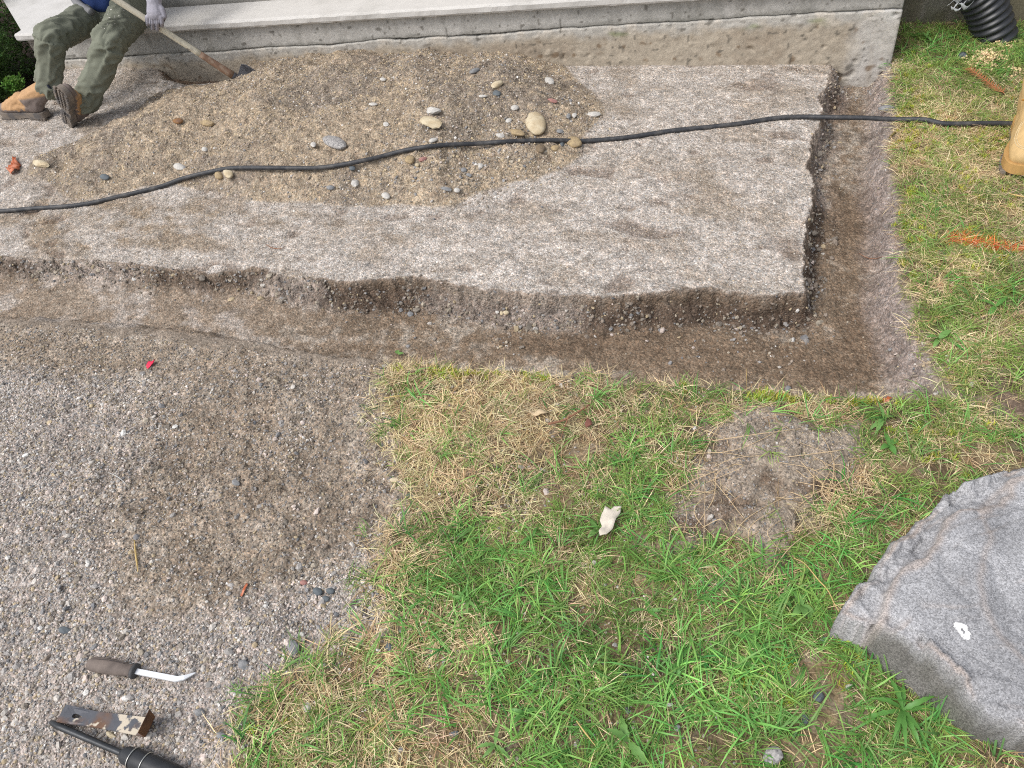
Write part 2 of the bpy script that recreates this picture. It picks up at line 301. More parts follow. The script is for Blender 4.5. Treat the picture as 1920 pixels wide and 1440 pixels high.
def ground_mat():
    m = bpy.data.materials.new('earth_and_gravel'); N, L = nodes(m); b = N['Principled BSDF']; b.inputs['Roughness'].default_value = .95; b.inputs['Specular IOR Level'].default_value = .15
    at = N.new('ShaderNodeAttribute'); at.attribute_name = 'Col'; gr = N.new('ShaderNodeAttribute'); gr.attribute_name = 'grain'; tc = N.new('ShaderNodeTexCoord')
    src = at.outputs['Color']; hts = []
    for sc_, lo, hi, amt in ((330, .68, 1.32, .8), (150, .6, 1.4, .6)):
        v = N.new('ShaderNodeTexVoronoi'); v.inputs['Scale'].default_value = sc_; v.inputs['Randomness'].default_value = 1; L.new(tc.outputs['Object'], v.inputs[0])
        sp = N.new('ShaderNodeSeparateColor'); L.new(v.outputs['Color'], sp.inputs[0])
        mr = N.new('ShaderNodeMapRange'); mr.inputs[3].default_value = lo; mr.inputs[4].default_value = hi; L.new(sp.outputs[0], mr.inputs[0])
        # slight hue of each grain: pink, blue grey, cream
        hx = N.new('ShaderNodeMix'); hx.data_type = 'RGBA'; hx.inputs[6].default_value = (1.06,.97,.93,1); hx.inputs[7].default_value = (.95,1.0,1.07,1); L.new(sp.outputs[1], hx.inputs[0])
        s1 = N.new('ShaderNodeVectorMath'); s1.operation = 'SCALE'; L.new(hx.outputs[2], s1.inputs[0]); L.new(mr.outputs[0], s1.inputs[3])
        s2 = N.new('ShaderNodeMath'); s2.operation = 'MULTIPLY'; s2.inputs[1].default_value = amt; L.new(gr.outputs['Fac'], s2.inputs[0])
        mx = N.new('ShaderNodeMix'); mx.data_type = 'RGBA'; L.new(s2.outputs[0], mx.inputs[0]); mx.inputs[6].default_value = (1,1,1,1); L.new(s1.outputs[0], mx.inputs[7])
        mu = N.new('ShaderNodeVectorMath'); mu.operation = 'MULTIPLY'; L.new(src, mu.inputs[0]); L.new(mx.outputs[2], mu.inputs[1]); src = mu.outputs[0]
        hts.append((v, sp))
    for sc_, amp in ((42,.26),(14,.16),(110,.30)):
        q = N.new('ShaderNodeTexNoise'); q.inputs['Scale'].default_value = sc_; q.inputs['Detail'].default_value = 4; L.new(tc.outputs['Object'], q.inputs[0]); r_ = N.new('ShaderNodeMapRange'); r_.inputs[1].default_value = .3; r_.inputs[2].default_value = .7; r_.inputs[3].default_value = 1-amp; r_.inputs[4].default_value = 1+amp; L.new(q.outputs[0], r_.inputs[0])
        s3 = N.new('ShaderNodeVectorMath'); s3.operation = 'SCALE'; L.new(src, s3.inputs[0]); L.new(r_.outputs[0], s3.inputs[3]); src = s3.outputs[0]
    L.new(src, b.inputs['Base Color'])
    nz = N.new('ShaderNodeTexNoise'); nz.inputs['Scale'].default_value = 120; nz.inputs['Detail'].default_value = 6; L.new(tc.outputs['Object'], nz.inputs[0])
    a1 = N.new('ShaderNodeMath'); a1.operation = 'SUBTRACT'; L.new(hts[1][1].outputs[0], a1.inputs[0]); L.new(hts[1][0].outputs['Distance'], a1.inputs[1])
    a2 = N.new('ShaderNodeMath'); a2.operation = 'ADD'; L.new(a1.outputs[0], a2.inputs[0]); L.new(nz.outputs[0], a2.inputs[1])
    bp = N.new('ShaderNodeBump'); bp.inputs['Distance'].default_value = .0035; bp.inputs['Strength'].default_value = .9; L.new(a2.outputs[0], bp.inputs['Height']); L.new(bp.outputs[0], b.inputs['Normal'])
    return m
GM = ground_mat()
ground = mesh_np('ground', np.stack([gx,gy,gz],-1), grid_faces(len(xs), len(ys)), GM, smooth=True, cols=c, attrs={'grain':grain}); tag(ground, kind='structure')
# ------------------------------------------------------------------ scatter (uncountable stuff only)
def scatter(name, pts, rot, scl, tint, variants, mat, label=None, cat=None, extra=None):
    n = len(pts); me = bpy.data.meshes.new(name); me.vertices.add(n); me.vertices.foreach_set('co', np.asarray(pts,np.float32).ravel())
    for k, v in (('rot',rot),('scl',scl),('tint',tint)):
        a = me.attributes.new(k, 'FLOAT_VECTOR', 'POINT'); a.data.foreach_set('vector', np.asarray(v,np.float32).ravel())
    a = me.attributes.new('pick', 'INT', 'POINT'); a.data.foreach_set('value', RNG.integers(0,len(variants),n).astype(np.int32))
    o = bpy.data.objects.new(name, me); COL.objects.link(o)
    cl = bpy.data.collections.new(name+'_pieces')
    for v in variants:
        v.data.materials.clear(); v.data.materials.append(mat)
        for cc in list(v.users_collection): cc.objects.unlink(v)
        cl.objects.link(v)
    ng = bpy.data.node_groups.new(name, 'GeometryNodeTree'); ng.interface.new_socket('Geometry', in_out='INPUT', socket_type='NodeSocketGeometry'); ng.interface.new_socket('Geometry', in_out='OUTPUT', socket_type='NodeSocketGeometry')
    N, L = ng.nodes, ng.links; gi = N.new('NodeGroupInput'); go = N.new('NodeGroupOutput')
    ip = N.new('GeometryNodeInstanceOnPoints'); ci = N.new('GeometryNodeCollectionInfo'); ci.inputs[0].default_value = cl; ci.inputs['Separate Children'].default_value = True; ci.inputs['Reset Children'].default_value = True
    mp = N.new('GeometryNodeMeshToPoints'); L.new(gi.outputs[0], mp.inputs[0]); L.new(mp.outputs[0], ip.inputs['Points']); L.new(ci.outputs[0], ip.inputs['Instance']); ip.inputs['Pick Instance'].default_value = True
    def na(nm, ty):
        q = N.new('GeometryNodeInputNamedAttribute'); q.data_type = ty; q.inputs['Name'].default_value = nm; return q.outputs['Attribute']
    L.new(na('pick','INT'), ip.inputs['Instance Index']); L.new(na('rot','FLOAT_VECTOR'), ip.inputs['Rotation']); L.new(na('scl','FLOAT_VECTOR'), ip.inputs['Scale'])
    L.new(ip.outputs[0], go.inputs[0]); md = o.modifiers.new('scatter','NODES'); md.node_group = ng
    return tag(o, label, cat, kind='stuff')
def rock_mesh(name, seed, sub=1, ang=.25, flat=.7, mat=None):
    bm = bmesh.new(); bmesh.ops.create_icosphere(bm, subdivisions=sub, radius=1); r = random.Random(seed)
    pl = [(Vector((r.gauss(0,1),r.gauss(0,1),r.gauss(0,1))).normalized(), r.uniform(.62,.95)) for _ in range(7)]
    ax = Vector((r.uniform(.8,1.15), r.uniform(.65,1.0), flat*r.uniform(.8,1.1)))
    for v in bm.verts:
        p = v.co.copy()
        for nrm, d in pl:
            e = p.dot(nrm)-d
            if e > 0: p -= nrm*e*(ang*3.4 if ang < .29 else 1)
        p += Vector((r.uniform(-1,1),r.uniform(-1,1),r.uniform(-1,1)))*ang*.12
        v.co = Vector((p.x*ax.x,p.y*ax.y,p.z*ax.z))
    me = bpy.data.meshes.new(name); bm.to_mesh(me); bm.free()
    if mat: me.materials.append(mat)
    return me
def grass_blade(V, Fs, B, base, az, L_, w_, el, droop, bv, seg=4, twist=0):
    p = np.array(base,float); e = el; i0 = len(V)
    for k in range(seg+1):
        t = k/seg; ww = w_*.5*(1-t**2.2)*(.65+.7*t if t < .5 else 1.0)+.0001
        d = np.array([math.cos(e)*math.cos(az), math.cos(e)*math.sin(az), math.sin(e)]); sd_ = np.array([-math.sin(az+twist*t), math.cos(az+twist*t), .25*math.sin(twist*3*t)])
        V.append(p-sd_*ww); V.append(p+sd_*ww); B += [bv*(.8+.35*t)]*2
        p = p + d*L_/seg; e -= droop/seg; az += random.uniform(-.12,.12)
        if p[2] < .001: p[2] = .001; e = max(e, .02)
    for k in range(seg): a = i0+2*k; Fs.append((a, a+1, a+3, a+2))
def tufts(name, nvar, nb, Lr, wr, er, dr, spread, rad, seg=4):
    out = []
    for i in range(nvar):
        V, Fs, B = [], [], []
        a0 = 0
        for _ in range(nb):
            r = rad*math.sqrt(random.random()); a = random.uniform(0,6.28)
            grass_blade(V, Fs, B, (r*math.cos(a), r*math.sin(a), -.002), a0+random.gauss(0,spread), random.uniform(*Lr), random.uniform(*wr), random.uniform(*er), random.uniform(*dr), random.uniform(.7,1.25), seg, random.uniform(-.8,.8))
        out.append(mesh_np(name, V, Fs, None, attrs={'bv':B}, smooth=True))
    return out
def blade_mat(name, rough=.5, transl=.3):
    m = bpy.data.materials.new(name); N, L = nodes(m); b = N['Principled BSDF']; b.inputs['Roughness'].default_value = rough; b.inputs['Specular IOR Level'].default_value = .35
    a = N.new('ShaderNodeAttribute'); a.attribute_type = 'INSTANCER'; a.attribute_name = 'tint'; v = N.new('ShaderNodeAttribute'); v.attribute_name = 'bv'
    s = N.new('ShaderNodeVectorMath'); s.operation = 'SCALE'; L.new(a.outputs['Vector'], s.inputs[0]); L.new(v.outputs['Fac'], s.inputs[3]); L.new(s.outputs[0], b.inputs['Base Color'])
    t = N.new('ShaderNodeBsdfTranslucent'); L.new(s.outputs[0], t.inputs[0]); mx = N.new('ShaderNodeMixShader'); mx.inputs[0].default_value = transl
    L.new(b.outputs[0], mx.inputs[1]); L.new(t.outputs[0], mx.inputs[2]); L.new(mx.outputs[0], N['Material Output'].inputs[0]); return m
def stone_inst_mat():
    m = bpy.data.materials.new('gravel_stone'); N, L = nodes(m); b = N['Principled BSDF']; b.inputs['Roughness'].default_value = .8; b.inputs['Specular IOR Level'].default_value = .25
    a = N.new('ShaderNodeAttribute'); a.attribute_type = 'INSTANCER'; a.attribute_name = 'tint'; tc = N.new('ShaderNodeTexCoord')
    n = N.new('ShaderNodeTexNoise'); n.inputs['Scale'].default_value = 2.5; n.inputs['Detail'].default_value = 5; L.new(tc.outputs['Object'], n.inputs[0])
    mr = N.new('ShaderNodeMapRange'); mr.inputs[1].default_value = .3; mr.inputs[2].default_value = .7; mr.inputs[3].default_value = .8; mr.inputs[4].default_value = 1.2; L.new(n.outputs[0], mr.inputs[0])
    s = N.new('ShaderNodeVectorMath'); s.operation = 'SCALE'; L.new(a.outputs['Vector'], s.inputs[0]); L.new(mr.outputs[0], s.inputs[3]); L.new(s.outputs[0], b.inputs['Base Color']); return m
SM = stone_inst_mat(); BM_ = blade_mat('grass_blade'); STM = blade_mat('straw_blade', .7, .15)
def rpts(n, x0, x1, y0, y1): return RNG.uniform(x0,x1,n), RNG.uniform(y0,y1,n)
def sizes(n, lo, hi, p=2.2): return lo+(hi-lo)*RNG.random(n)**p
GP = 1.48*np.array([alb(182,176,168),alb(154,150,146),alb(130,129,129),alb(108,109,111),alb(186,173,164),alb(198,184,175),alb(208,205,199),alb(166,156,140),alb(130,122,112),alb(176,160,132),alb(140,128,116)])
def stone_cols(n, p, pal=GP): 
    i = RNG.choice(len(pal), n, p=np.array(p)/sum(p)); return np.clip(pal[i]*RNG.uniform(.82,1.15,(n,1)), .01,.85)
def visible(x, y, m=60):
    px, py = proj(np.stack([x,y,-SL*x],-1)); return (px > -m) & (px < 1920+m) & (py > -m) & (py < 1440+m), px, py
rocks = [bpy.data.objects.new('pebble', rock_mesh('pebble', 50+i, 1, .25 if i % 2 else .3, random.uniform(.55,.85))) for i in range(12)]
def rotr(n): return RNG.uniform(0,6.283,(n,3))
def flat_rot(n, t=.5): return np.stack([RNG.normal(0,t,n), RNG.normal(0,t,n), RNG.uniform(0,6.283,n)],-1)
def put_gravel(name, n, box, dens, smin, smax, p, pal_p, sink=.25, pw=2.2, label=None, cat='gravel', flat=.5):
    x, y = rpts(n, *box); v, px, py = visible(x, y); x, y, px, py = x[v], y[v], px[v], py[v]
    z, a = height(x, y, True); k = RNG.random(len(x)) < dens(x, y, px, py, a); x, y, z = x[k], y[k], z[k]; m = len(x); s = sizes(m, smin, smax, pw)
    scl = s[:,None]*RNG.uniform(.8,1.2,(m,3)); pts = np.stack([x,y,z+s*(.5-sink)*.6],-1)
    return scatter(name, pts, flat_rot(m, flat), scl, stone_cols(m, pal_p, GP*(.72 if 'soil' in cat or 'clod' in name or 'trench' in name else .92)), [bpy.data.objects.new('pebble', r.data.copy()) for r in rocks], SM, label, cat), m
def lawn_gate(a): return 1-.9*ss(-.03,.07,a['lf'])
def d_gravel(x, y, px, py, a):
    g = np.maximum(ss(-.10,.10,sdf(P_GRAV,*jit(x,y,.09,5,111))), .13+.35*ss(.0,.5,fbm(x,y,6,3,137)))*a['sl']; so_ = np.clip(blob(px,py,SOIL_B),0,1)*ss(-.6,.1,fbm(x,y,6,3,139)); return g*(1-.82*so_)*np.clip(1-.5*ss(.1,.5,fbm(x,y,5,3,131)),0,1)*(1-.8*ss(-.03,.08,a['lf']))*(1-.6*np.clip(blob(px,py,WET),0,1))
def d_soil(x, y, px, py, a): return np.clip(a['sl'],0,1)*lawn_gate(a)*(.3+.6*np.clip(blob(px,py,SOIL_B),0,1)+.4*fbm(x,y,7,3,133))
def d_plat(x, y, px, py, a): return a['pl']*(1-ss(0,.02,a['hd']))*(.6+.5*fbm(x,y,6,3,134))
def d_tren(x, y, px, py, a): return ss(0,.02,a['td'])*ss(0,.005,-a['pd'])*(.35+.6*fbm(x,y,5,3,135)+.6*ss(.10,.02,a['td'])*ss(.3,.42,x)-.35*np.clip(blob(px,py,WET),0,1))
def d_heap(x, y, px, py, a): return ss(0,.03,a['hd'])*(.4+.7*fbm(x,y,4,3,136))
def d_face(x, y, px, py, a): return np.clip(a['face'],0,1)*(.5+.8*fbm(x,y,9,2,138))
P1 = [6,6,2.5,1.3,3,2.2,1.5,3.5,3,2,2]; P2 = [5,5,1.2,.4,3,2,1,5,4,3,4]; P3 = [1,2,1,.3,.5,.5,.7,5,6,9,8]; P4 = [1.2,2.5,2,.4,.5,.3,.25,4,8,2,8]
put_gravel('gravel', 210000, (-2.3,.1,.0,1.7), d_gravel, .0015,.0052, P1, P1, .2, 2.0, 'mixed grey and pink driveway gravel filling the lower left', 'gravel')
put_gravel('gravel', 2600, (-1.9,.1,.0,1.7), d_gravel, .007,.012, P1, P1, .3, 2.0, 'larger grey and pink chippings lying among the driveway gravel', 'gravel')
put_gravel('soil_crumbs', 130000, (-3.4,.2,.4,1.9), d_soil, .0015,.0058, P4, P4, .3, 2.4, 'loose brown soil crumbs and grit between trench and driveway gravel', 'soil')
put_gravel('grit', 120000, (-4.2,.5,1.6,3.45), d_plat, .0012,.0034, P2, P2, .45, 2.6, 'fine pale crushed stone grit packed on the raised platform', 'grit')
put_gravel('trench_grit', 60000, (-3.6,.7,1.3,3.45), d_tren, .0015,.005, P4, P4, .35, 2.8, 'loose brown and grey grit along the trench floor', 'grit')
put_gravel('trench_crumbs', 240000, (-3.6,.4,1.6,3.45), d_face, .002,.0095, [2,3,2,.5,1,.5,.6,4,9,2,9], P4, .3, 2.4, 'dark crumbs of earth on the cut face of the platform', 'soil')
put_gravel('heap_gravel', 110000, (-4.2,.1,2.1,3.42), d_heap, .0018,.0072, P3, P3, .35, 3.4, 'sandy tan gravel of the spoil heap against the wall', 'gravel')
def d_clus(x, y, px, py, a):
    return np.clip(blob(px,py,[(880,330,90,40,.9),(980,300,60,30,.5),(700,360,160,22,.5),(1090,215,40,40,.9),(860,130,90,14,.8),(930,265,60,20,.6),(770,592,40,14,.5),(945,600,30,14,.8),(1640,130,70,20,1),(1720,690,50,60,.8),(1470,640,60,30,.3),(1330,600,140,30,.15),(820,330,40,20,.6)]),0,1)
put_gravel('heap_pebbles', 42000, (-3.6,.7,1.3,3.42), d_clus, .0035,.0095, P4, P4, .3, 2.2, 'clusters of small grey pebbles at the foot of the heap and in trench corners', 'pebbles')
put_gravel('turf_soil', 60000, (-.3,.6,.8,1.7), lambda x,y,px,py,a: a['bare']*(.5+.5*fbm(x,y,9,3,171)), .0014,.0048, P4, P4, .35, 2.6, 'crumbly grey brown soil of the bare turf clod', 'soil')
put_gravel('trench_clods', 16000, (-3.6,.5,1.4,3.45), lambda x,y,px,py,a: np.clip(np.exp(-((a['pd']+.055)/.04)**2)*ss(0,.02,a['td'])*(.25+1.2*fbm(x,y,6,3,172)),0,1), .005,.017, [.4,1,.5,.2,.2,.1,.03,3,8,.5,9], P4, .45, 3.0, 'lumps of earth fallen to the foot of the cut face', 'soil')
put_gravel('soil_clods', 9000, (-2.3,.2,.4,1.8), lambda x,y,px,py,a: np.clip(blob(px,py,SOIL_B),0,1)*lawn_gate(a)*a['sl']*ss(-.1,.6,fbm(x,y,7,3,173)), .004,.012, [.4,1,.5,.2,.2,.1,.03,3,8,.5,9], P4, .45, 2.6, 'lumps of loosened brown soil lying over the gravel', 'soil')
# ------------------------------------------------------------------ lawn
STRAW_B = [(860,860,170,110,1),(760,760,90,60,.7),(950,760,150,50,.6),(740,1060,60,100,1),(1240,880,60,60,.5),(560,1380,180,110,.9),(720,1200,90,40,.6),(860,1180,90,50,.5),(1080,1090,120,60,.35),(1330,860,80,60,.35),(1560,930,70,70,.8),(1600,1250,60,40,.4),(1800,420,110,180,.8),(1780,250,120,80,.9),(1820,640,90,90,.6),(1000,1350,250,80,.4),(700,1400,100,60,.6),(1620,860,80,50,.4),(1750,820,90,50,.5),(1450,780,140,25,.6),(980,1000,90,60,.5)]
GREEN_B = [(1180,930,120,90,1.1),(1000,1080,170,110,.9),(1300,1120,260,110,1.05),(850,1110,90,80,.7),(1400,1300,300,120,.9),(1000,1280,250,120,.7),(1200,1400,300,80,.8),(1690,1310,120,110,2.2),(1620,1060,90,60,1),(1750,930,120,40,1.1),(480,1400,40,40,.5),(600,1250,90,40,.5),(620,1380,60,60,.6),(1130,740,80,40,.6),(1410,810,40,40,.6),(1520,840,50,40,.6),(1740,90,70,40,1.2),(1860,100,80,60,1.1),(1800,60,120,30,.9),(1780,600,60,40,.9),(1740,660,50,40,1),(1850,560,80,80,.5),(1740,780,60,40,1.2),(1880,680,60,40,.8),(1700,170,20,50,.8),(1760,450,80,60,.35),(900,1000,60,40,.4),(1880,830,60,30,1.1),(1640,960,50,40,.8),(1820,1010,200,40,.4),(820,870,40,30,.3)]
MOSS_B = [(900,702,110,12,2),(1150,702,45,18,2),(1240,732,60,12,1.6),(1060,716,70,10,1.4),(1450,750,120,10,1.2),(1620,760,60,10,.8),(1780,380,120,120,.28),(1760,470,80,60,.3),(1760,830,80,40,.25),(1600,1250,60,40,.25),(1700,250,30,80,.3),(760,700,60,12,.5),(1600,1290,60,40,.4),(1880,250,60,60,.3),(500,1330,40,30,.2),(640,1150,40,20,.1),(1450,1250,60,40,.4)]
BARE_B = [(1020,1240,24,20,.7),(820,1340,30,18,.7),(1330,1280,22,16,.7),(700,1300,24,16,.6),(1420,1400,30,18,.8),(900,930,24,16,.6),(1230,1190,26,14,.6),(1040,1400,30,14,.9),(1720,700,14,30,.5),(1760,560,20,14,.6),(1840,480,26,12,.5),(1090,850,28,22,1.4),(1150,1350,60,30,.9),(920,1370,60,40,.9),(1560,1340,45,60,1.6),(1480,1280,30,20,.8),(1150,1200,20,20,.6),(1800,330,120,12,.4),(1500,1430,80,30,.4)]
def lawn_pts(n, fn, box=(-1.3,1.55,.0,3.9)):
    x, y = rpts(n, *box); v, px, py = visible(x, y, 220); x, y, px, py = x[v], y[v], px[v], py[v]
    z, a = height(x, y, True); bd = sdf(P_BOUL, x, y)
    soft = ss(-.05,-.16,a['td'])*ss(1720,1600,px); lf_ = a['lf']+.018*fbm(x,y,22,3,151)+soft*.05*fbm(x,y,8,3,152)
    d = fn(px, py, x, y)*ss(-.012-.06*soft,.02+.05*soft,lf_)*(1-.96*ss(.25,.8,a['bare']+.25*fbm(x,y,25,3,153)))*(1-ss(-.004,.008,bd))*(1-.9*ss(-.01,.02,sdf(P_DIRT,x,y)))*(y < 3.74)
    d = d*(1-np.clip(blob(px,py,BARE_B),0,.95))
    k = RNG.random(len(x)) < d; return x[k], y[k], z[k], px[k], py[k]
def cols_var(base, n, v=.18, hue=.08):
    c_ = np.tile(np.asarray(base),(n,1)); c_ = c_*RNG.uniform(1-v,1+v,(n,1))*(1+RNG.normal(0,hue,(n,3))); return np.clip(c_,.005,.85)
PATCH = lambda x, y, s: fbm(x,y,8,3,s)
straw_v = tufts('straw_tuft', 8, 9, (.025,.07), (.0009,.0020), (.05,.5), (.2,1.2), 2.0, .018, 4)
x, y, z, px, py = lawn_pts(72000, lambda px,py,x,y: np.clip(.36+.6*blob(px,py,STRAW_B)+.45*PATCH(x,y,161)-.30*np.clip(blob(px,py,GREEN_B),0,1),.10,1))
n = len(x); tn = cols_var(alb(232,212,170)*1.2, n, .2, .05); dk = RNG.random(n) < .28; tn[dk] = cols_var(alb(190,162,122), int(dk.sum()), .2, .05)
tn = tn*(1+.25*fbm(x,y,7,3,183)-.08)[:,None]*np.array([1.03,1,.97])
scatter('dry_grass', np.stack([x,y,z+.001],-1), np.stack([RNG.normal(0,.12,n),RNG.normal(0,.12,n),RNG.uniform(0,6.28,n)],-1), RNG.uniform(.6,1.15,(n,1))*np.ones((1,3)), tn, straw_v, STM, 'dry straw coloured thatch matted through the lawn', 'dry grass')
fine_v = tufts('fine_tuft', 8, 9, (.025,.06), (.0012,.0024), (.3,1.1), (.6,1.9), 1.5, .014, 4)
x, y, z, px, py = lawn_pts(46000, lambda px,py,x,y: np.clip(.26+.42*np.clip(blob(px,py,GREEN_B),0,1)+.4*ss(1640,1700,px)*ss(900,800,py)*.8+.5*PATCH(x,y,162)+.12*ss(900,1100,py)-.10*np.clip(blob(px,py,STRAW_B),0,1),.03,1))
n = len(x); t = RNG.random(n)[:,None]*.5+.35*ss(1640,1700,px)[:,None]*RNG.random(n)[:,None]
tn = (cols_var(alb(124,184,84), n, .28, .09)*(1-t)+cols_var(alb(200,206,116), n, .2, .08)*t)
tn = tn*(1+.35*fbm(x,y,6,3,181)-.12)[:,None]*np.array([1.0,.95,1.0])
scatter('lawn_grass', np.stack([x,y,z],-1), np.stack([RNG.normal(0,.15,n),RNG.normal(0,.15,n),RNG.uniform(0,6.28,n)],-1), RNG.uniform(.55,1.15,(n,1))*np.ones((1,3)), tn, fine_v, BM_, 'short fine green lawn grass growing round the trench', 'grass')
br_v = tufts('broad_tuft', 10, 5, (.045,.105), (.0022,.0046), (.35,1.1), (.6,1.7), .9, .012, 6)
x, y, z, px, py = lawn_pts(25000, lambda px,py,x,y: np.clip(.03+.75*np.clip(blob(px,py,GREEN_B),0,1.2)*ss(-.25,.3,PATCH(x,y,163)+.05)*1.4+.10*ss(1000,1150,py),0,1)*np.where(py < 720, .35, 1))
n = len(x); t = RNG.random(n)[:,None]; tn = cols_var(alb(100,174,82), n, .28, .09)*(1-t)+cols_var(alb(170,216,112), n, .18, .07)*t
tn = tn*(1+.35*fbm(x,y,5,3,182)-.02)[:,None]*np.array([.95,.95,1.02])
scatter('coarse_grass', np.stack([x,y,z],-1), np.stack([RNG.normal(0,.15,n),RNG.normal(0,.15,n),RNG.uniform(0,6.28,n)],-1), RNG.uniform(.55,1.1,(n,1))*np.ones((1,3)), tn, br_v, BM_, 'broad bladed bright green coarse grass in the lawn', 'grass')
ms_v = tufts('moss_tuft', 6, 22, (.008,.018), (.0014,.0030), (.6,1.5), (.2,1.0), 3, .012, 2)
x, y, z, px, py = lawn_pts(90000, lambda px,py,x,y: np.clip(blob(px,py,MOSS_B)*(.35+1.0*PATCH(x,y,164)),0,1)*.95)
n = len(x); tn = cols_var(alb(196,202,84), n, .22, .08)
scatter('moss', np.stack([x,y,z+.005],-1), np.stack([RNG.normal(0,.2,n),RNG.normal(0,.2,n),RNG.uniform(0,6.28,n)],-1), RNG.uniform(.6,1.3,(n,1))*np.ones((1,3)), tn, ms_v, BM_, 'yellow green moss along the cut edge of the turf', 'moss')
# ------------------------------------------------------------------ foundation wall
def wall_col(kind, x, z):
    a = fbm(x,z,3,4,201); b_ = fbm(x,z,22,4,202); d_ = fbm(x,z,90,2,203); st = fbm(x*4,z*.6,6,3,204)
    if kind == 'stem':
        c_ = mixc(np.tile(alb(172,170,164),(len(x),1)), alb(194,191,185), ss(-.3,.5,a+.4*b_)); c_ = mixc(c_, alb(134,131,123), ss(.1,.6,st)*.4)
        c_ = mixc(c_, alb(110,108,100), ss(.02,.0,z-crackz(x)-.002+.012*b_)*.5)
    elif kind == 'ledge':
        c_ = mixc(np.tile(alb(216,213,209),(len(x),1)), alb(198,195,190), ss(-.2,.5,a)*.6)
    else:
        dz = crackz(x)-z; light = alb(186,182,174); earth = alb(182,171,154)
        c_ = mixc(np.tile(light,(len(x),1)), earth, ss(.015,.06,dz+.03*b_)); c_ = mixc(c_, alb(156,140,122), ss(-.1,.5,a+.4*b_)*.5*ss(.02,.08,dz))
        c_ = mixc(c_, alb(206,203,198), np.clip(ss(.38,.47,x+.03*b_),0,1)*(.75-.3*ss(0,.5,st))); c_ = mixc(c_, alb(206,198,186), ss(.05,.5,b_+.3*d_)*ss(.06,.0,dz)*.8)
        c_ = mixc(c_, alb(120,98,74), ss(.46,.7,fbm(x,z,26,2,206))*.75*ss(.03,.07,dz)); c_ = mixc(c_, alb(120,132,80), ss(.30,.6,fbm(x,z*2,7,3,207))*np.exp(-((dz-.035)/.012)**2)*.6*ss(-1.6,-.6,x))
    c_ = mixc(c_, alb(96,92,84), ss(.72,.8,fbm(x,z,60,1,208))*.7)
    if kind == 'footing': c_ = c_*(1+.16*fbm(x,z,40,3,209)[:,None])
    return np.clip(c_*(1+.07*d_[:,None]), .01, .85)
def crackz(x): return .172+.030*ss(-3.2,.6,x)+.010*fbm(x,x*0+3,2.5,3,211)+.007*fbm(x,x*0+9,11,5,212,.65)
WM = material('concrete', attr='Col', noise=.22, nscale=110, bump=.0022, bscale=150, rough=.9, spec=.2)
wall = empty('foundation_wall', (-1.6,3.38,0)); tag(wall, 'pale concrete foundation wall with a projecting ledge and earth stained footing above the excavation', 'wall'); wall_loc = np.array([-1.6,3.38,0])
XL, XR = -3.74, .585
def wall_grid(name, kind, Yp, z0f, z1f, amp, x0=XL, x1=XR, nx=560, nz=40, thick=.25, mat=WM):
    u = np.linspace(x0, x1, nx); X = np.repeat(u, nz); t = np.tile(np.linspace(0,1,nz), nx); z0 = z0f(X); z1 = z1f(X); Z = z0+(z1-z0)*t
    Yv = Yp + amp*fbm(X,Z,28,4,221) + amp*.8*fbm(X,Z,5,2,222)
    if kind == 'footing':
        Yv = Yv + .012*ss(.66,.8,fbm(X,Z,16,2,225)) - .004*ss(.5,.75,fbm(X,Z,30,2,226)) - .0018*fbm(X,Z,60,3,227)
    col_ = wall_col(kind, X, Z); V = np.stack([X,Yv,Z],-1); Fq = grid_faces(nx, nz); nb = len(V)
    # back and closing faces
    i00, i0n, in0, inn = 0, nz-1, (nx-1)*nz, nx*nz-1
    bot = np.arange(0, nx*nz, nz); top = bot+nz-1; Vb = V[bot].copy(); Vb[:,1] = Yp+thick; Vt = V[top].copy(); Vt[:,1] = Yp+thick
    V = np.vstack([V, Vb, Vt]); col_ = np.vstack([col_, col_[bot], col_[top]]); bi = nb+np.arange(nx); ti = nb+nx+np.arange(nx)
    F1 = np.stack([bot[:-1], bi[:-1], bi[1:], bot[1:]],-1); F2 = np.stack([top[:-1], top[1:], ti[1:], ti[:-1]],-1); F3 = np.stack([bi[:-1], ti[:-1], ti[1:], bi[1:]],-1)
    Fl = [tuple(f) for f in np.vstack([Fq,F1,F2,F3])] + [tuple([*range(0,nz)][::-1]+[bi[0],ti[0]][:0])] if False else [tuple(f) for f in np.vstack([Fq,F1,F2,F3])]
    Fl.append(tuple(list(range(0,nz))+[int(ti[0]), int(bi[0])])); Fl.append(tuple(list(range(nx*nz-1,(nx-1)*nz-1,-1))+[int(bi[-1]), int(ti[-1])]))
    o = mesh_np(name, V-wall_loc, Fl, mat, wall, True, cols=col_); return o
gap = lambda x: .0035+.006*np.clip(fbm(x,x*0,5,3,231)+.35,0,1)
wall_grid('footing', 'footing', 3.374, lambda x: x*0-.30, lambda x: crackz(x)-np.clip(gap(x),.001,.02), .0028, nz=90)
wall_grid('wall_face', 'stem', 3.384, lambda x: crackz(x)+.0005, lambda x: x*0+.285, .0016, nz=24)
wall_grid('upper_wall', 'stem', 3.60, lambda x: x*0+.325, lambda x: x*0+1.9, .0015, x0=-3.05, nx=160, nz=40, thick=.15)
def box_bm(bm, c0, s0, rot=None, loc=None):
    r = bmesh.ops.create_cube(bm, size=1); 
    for v in r['verts']:
        v.co = Vector((v.co.x*s0[0], v.co.y*s0[1], v.co.z*s0[2]))
        if rot: v.co = rot @ v.co
        v.co += Vector(c0)
    return r['verts']
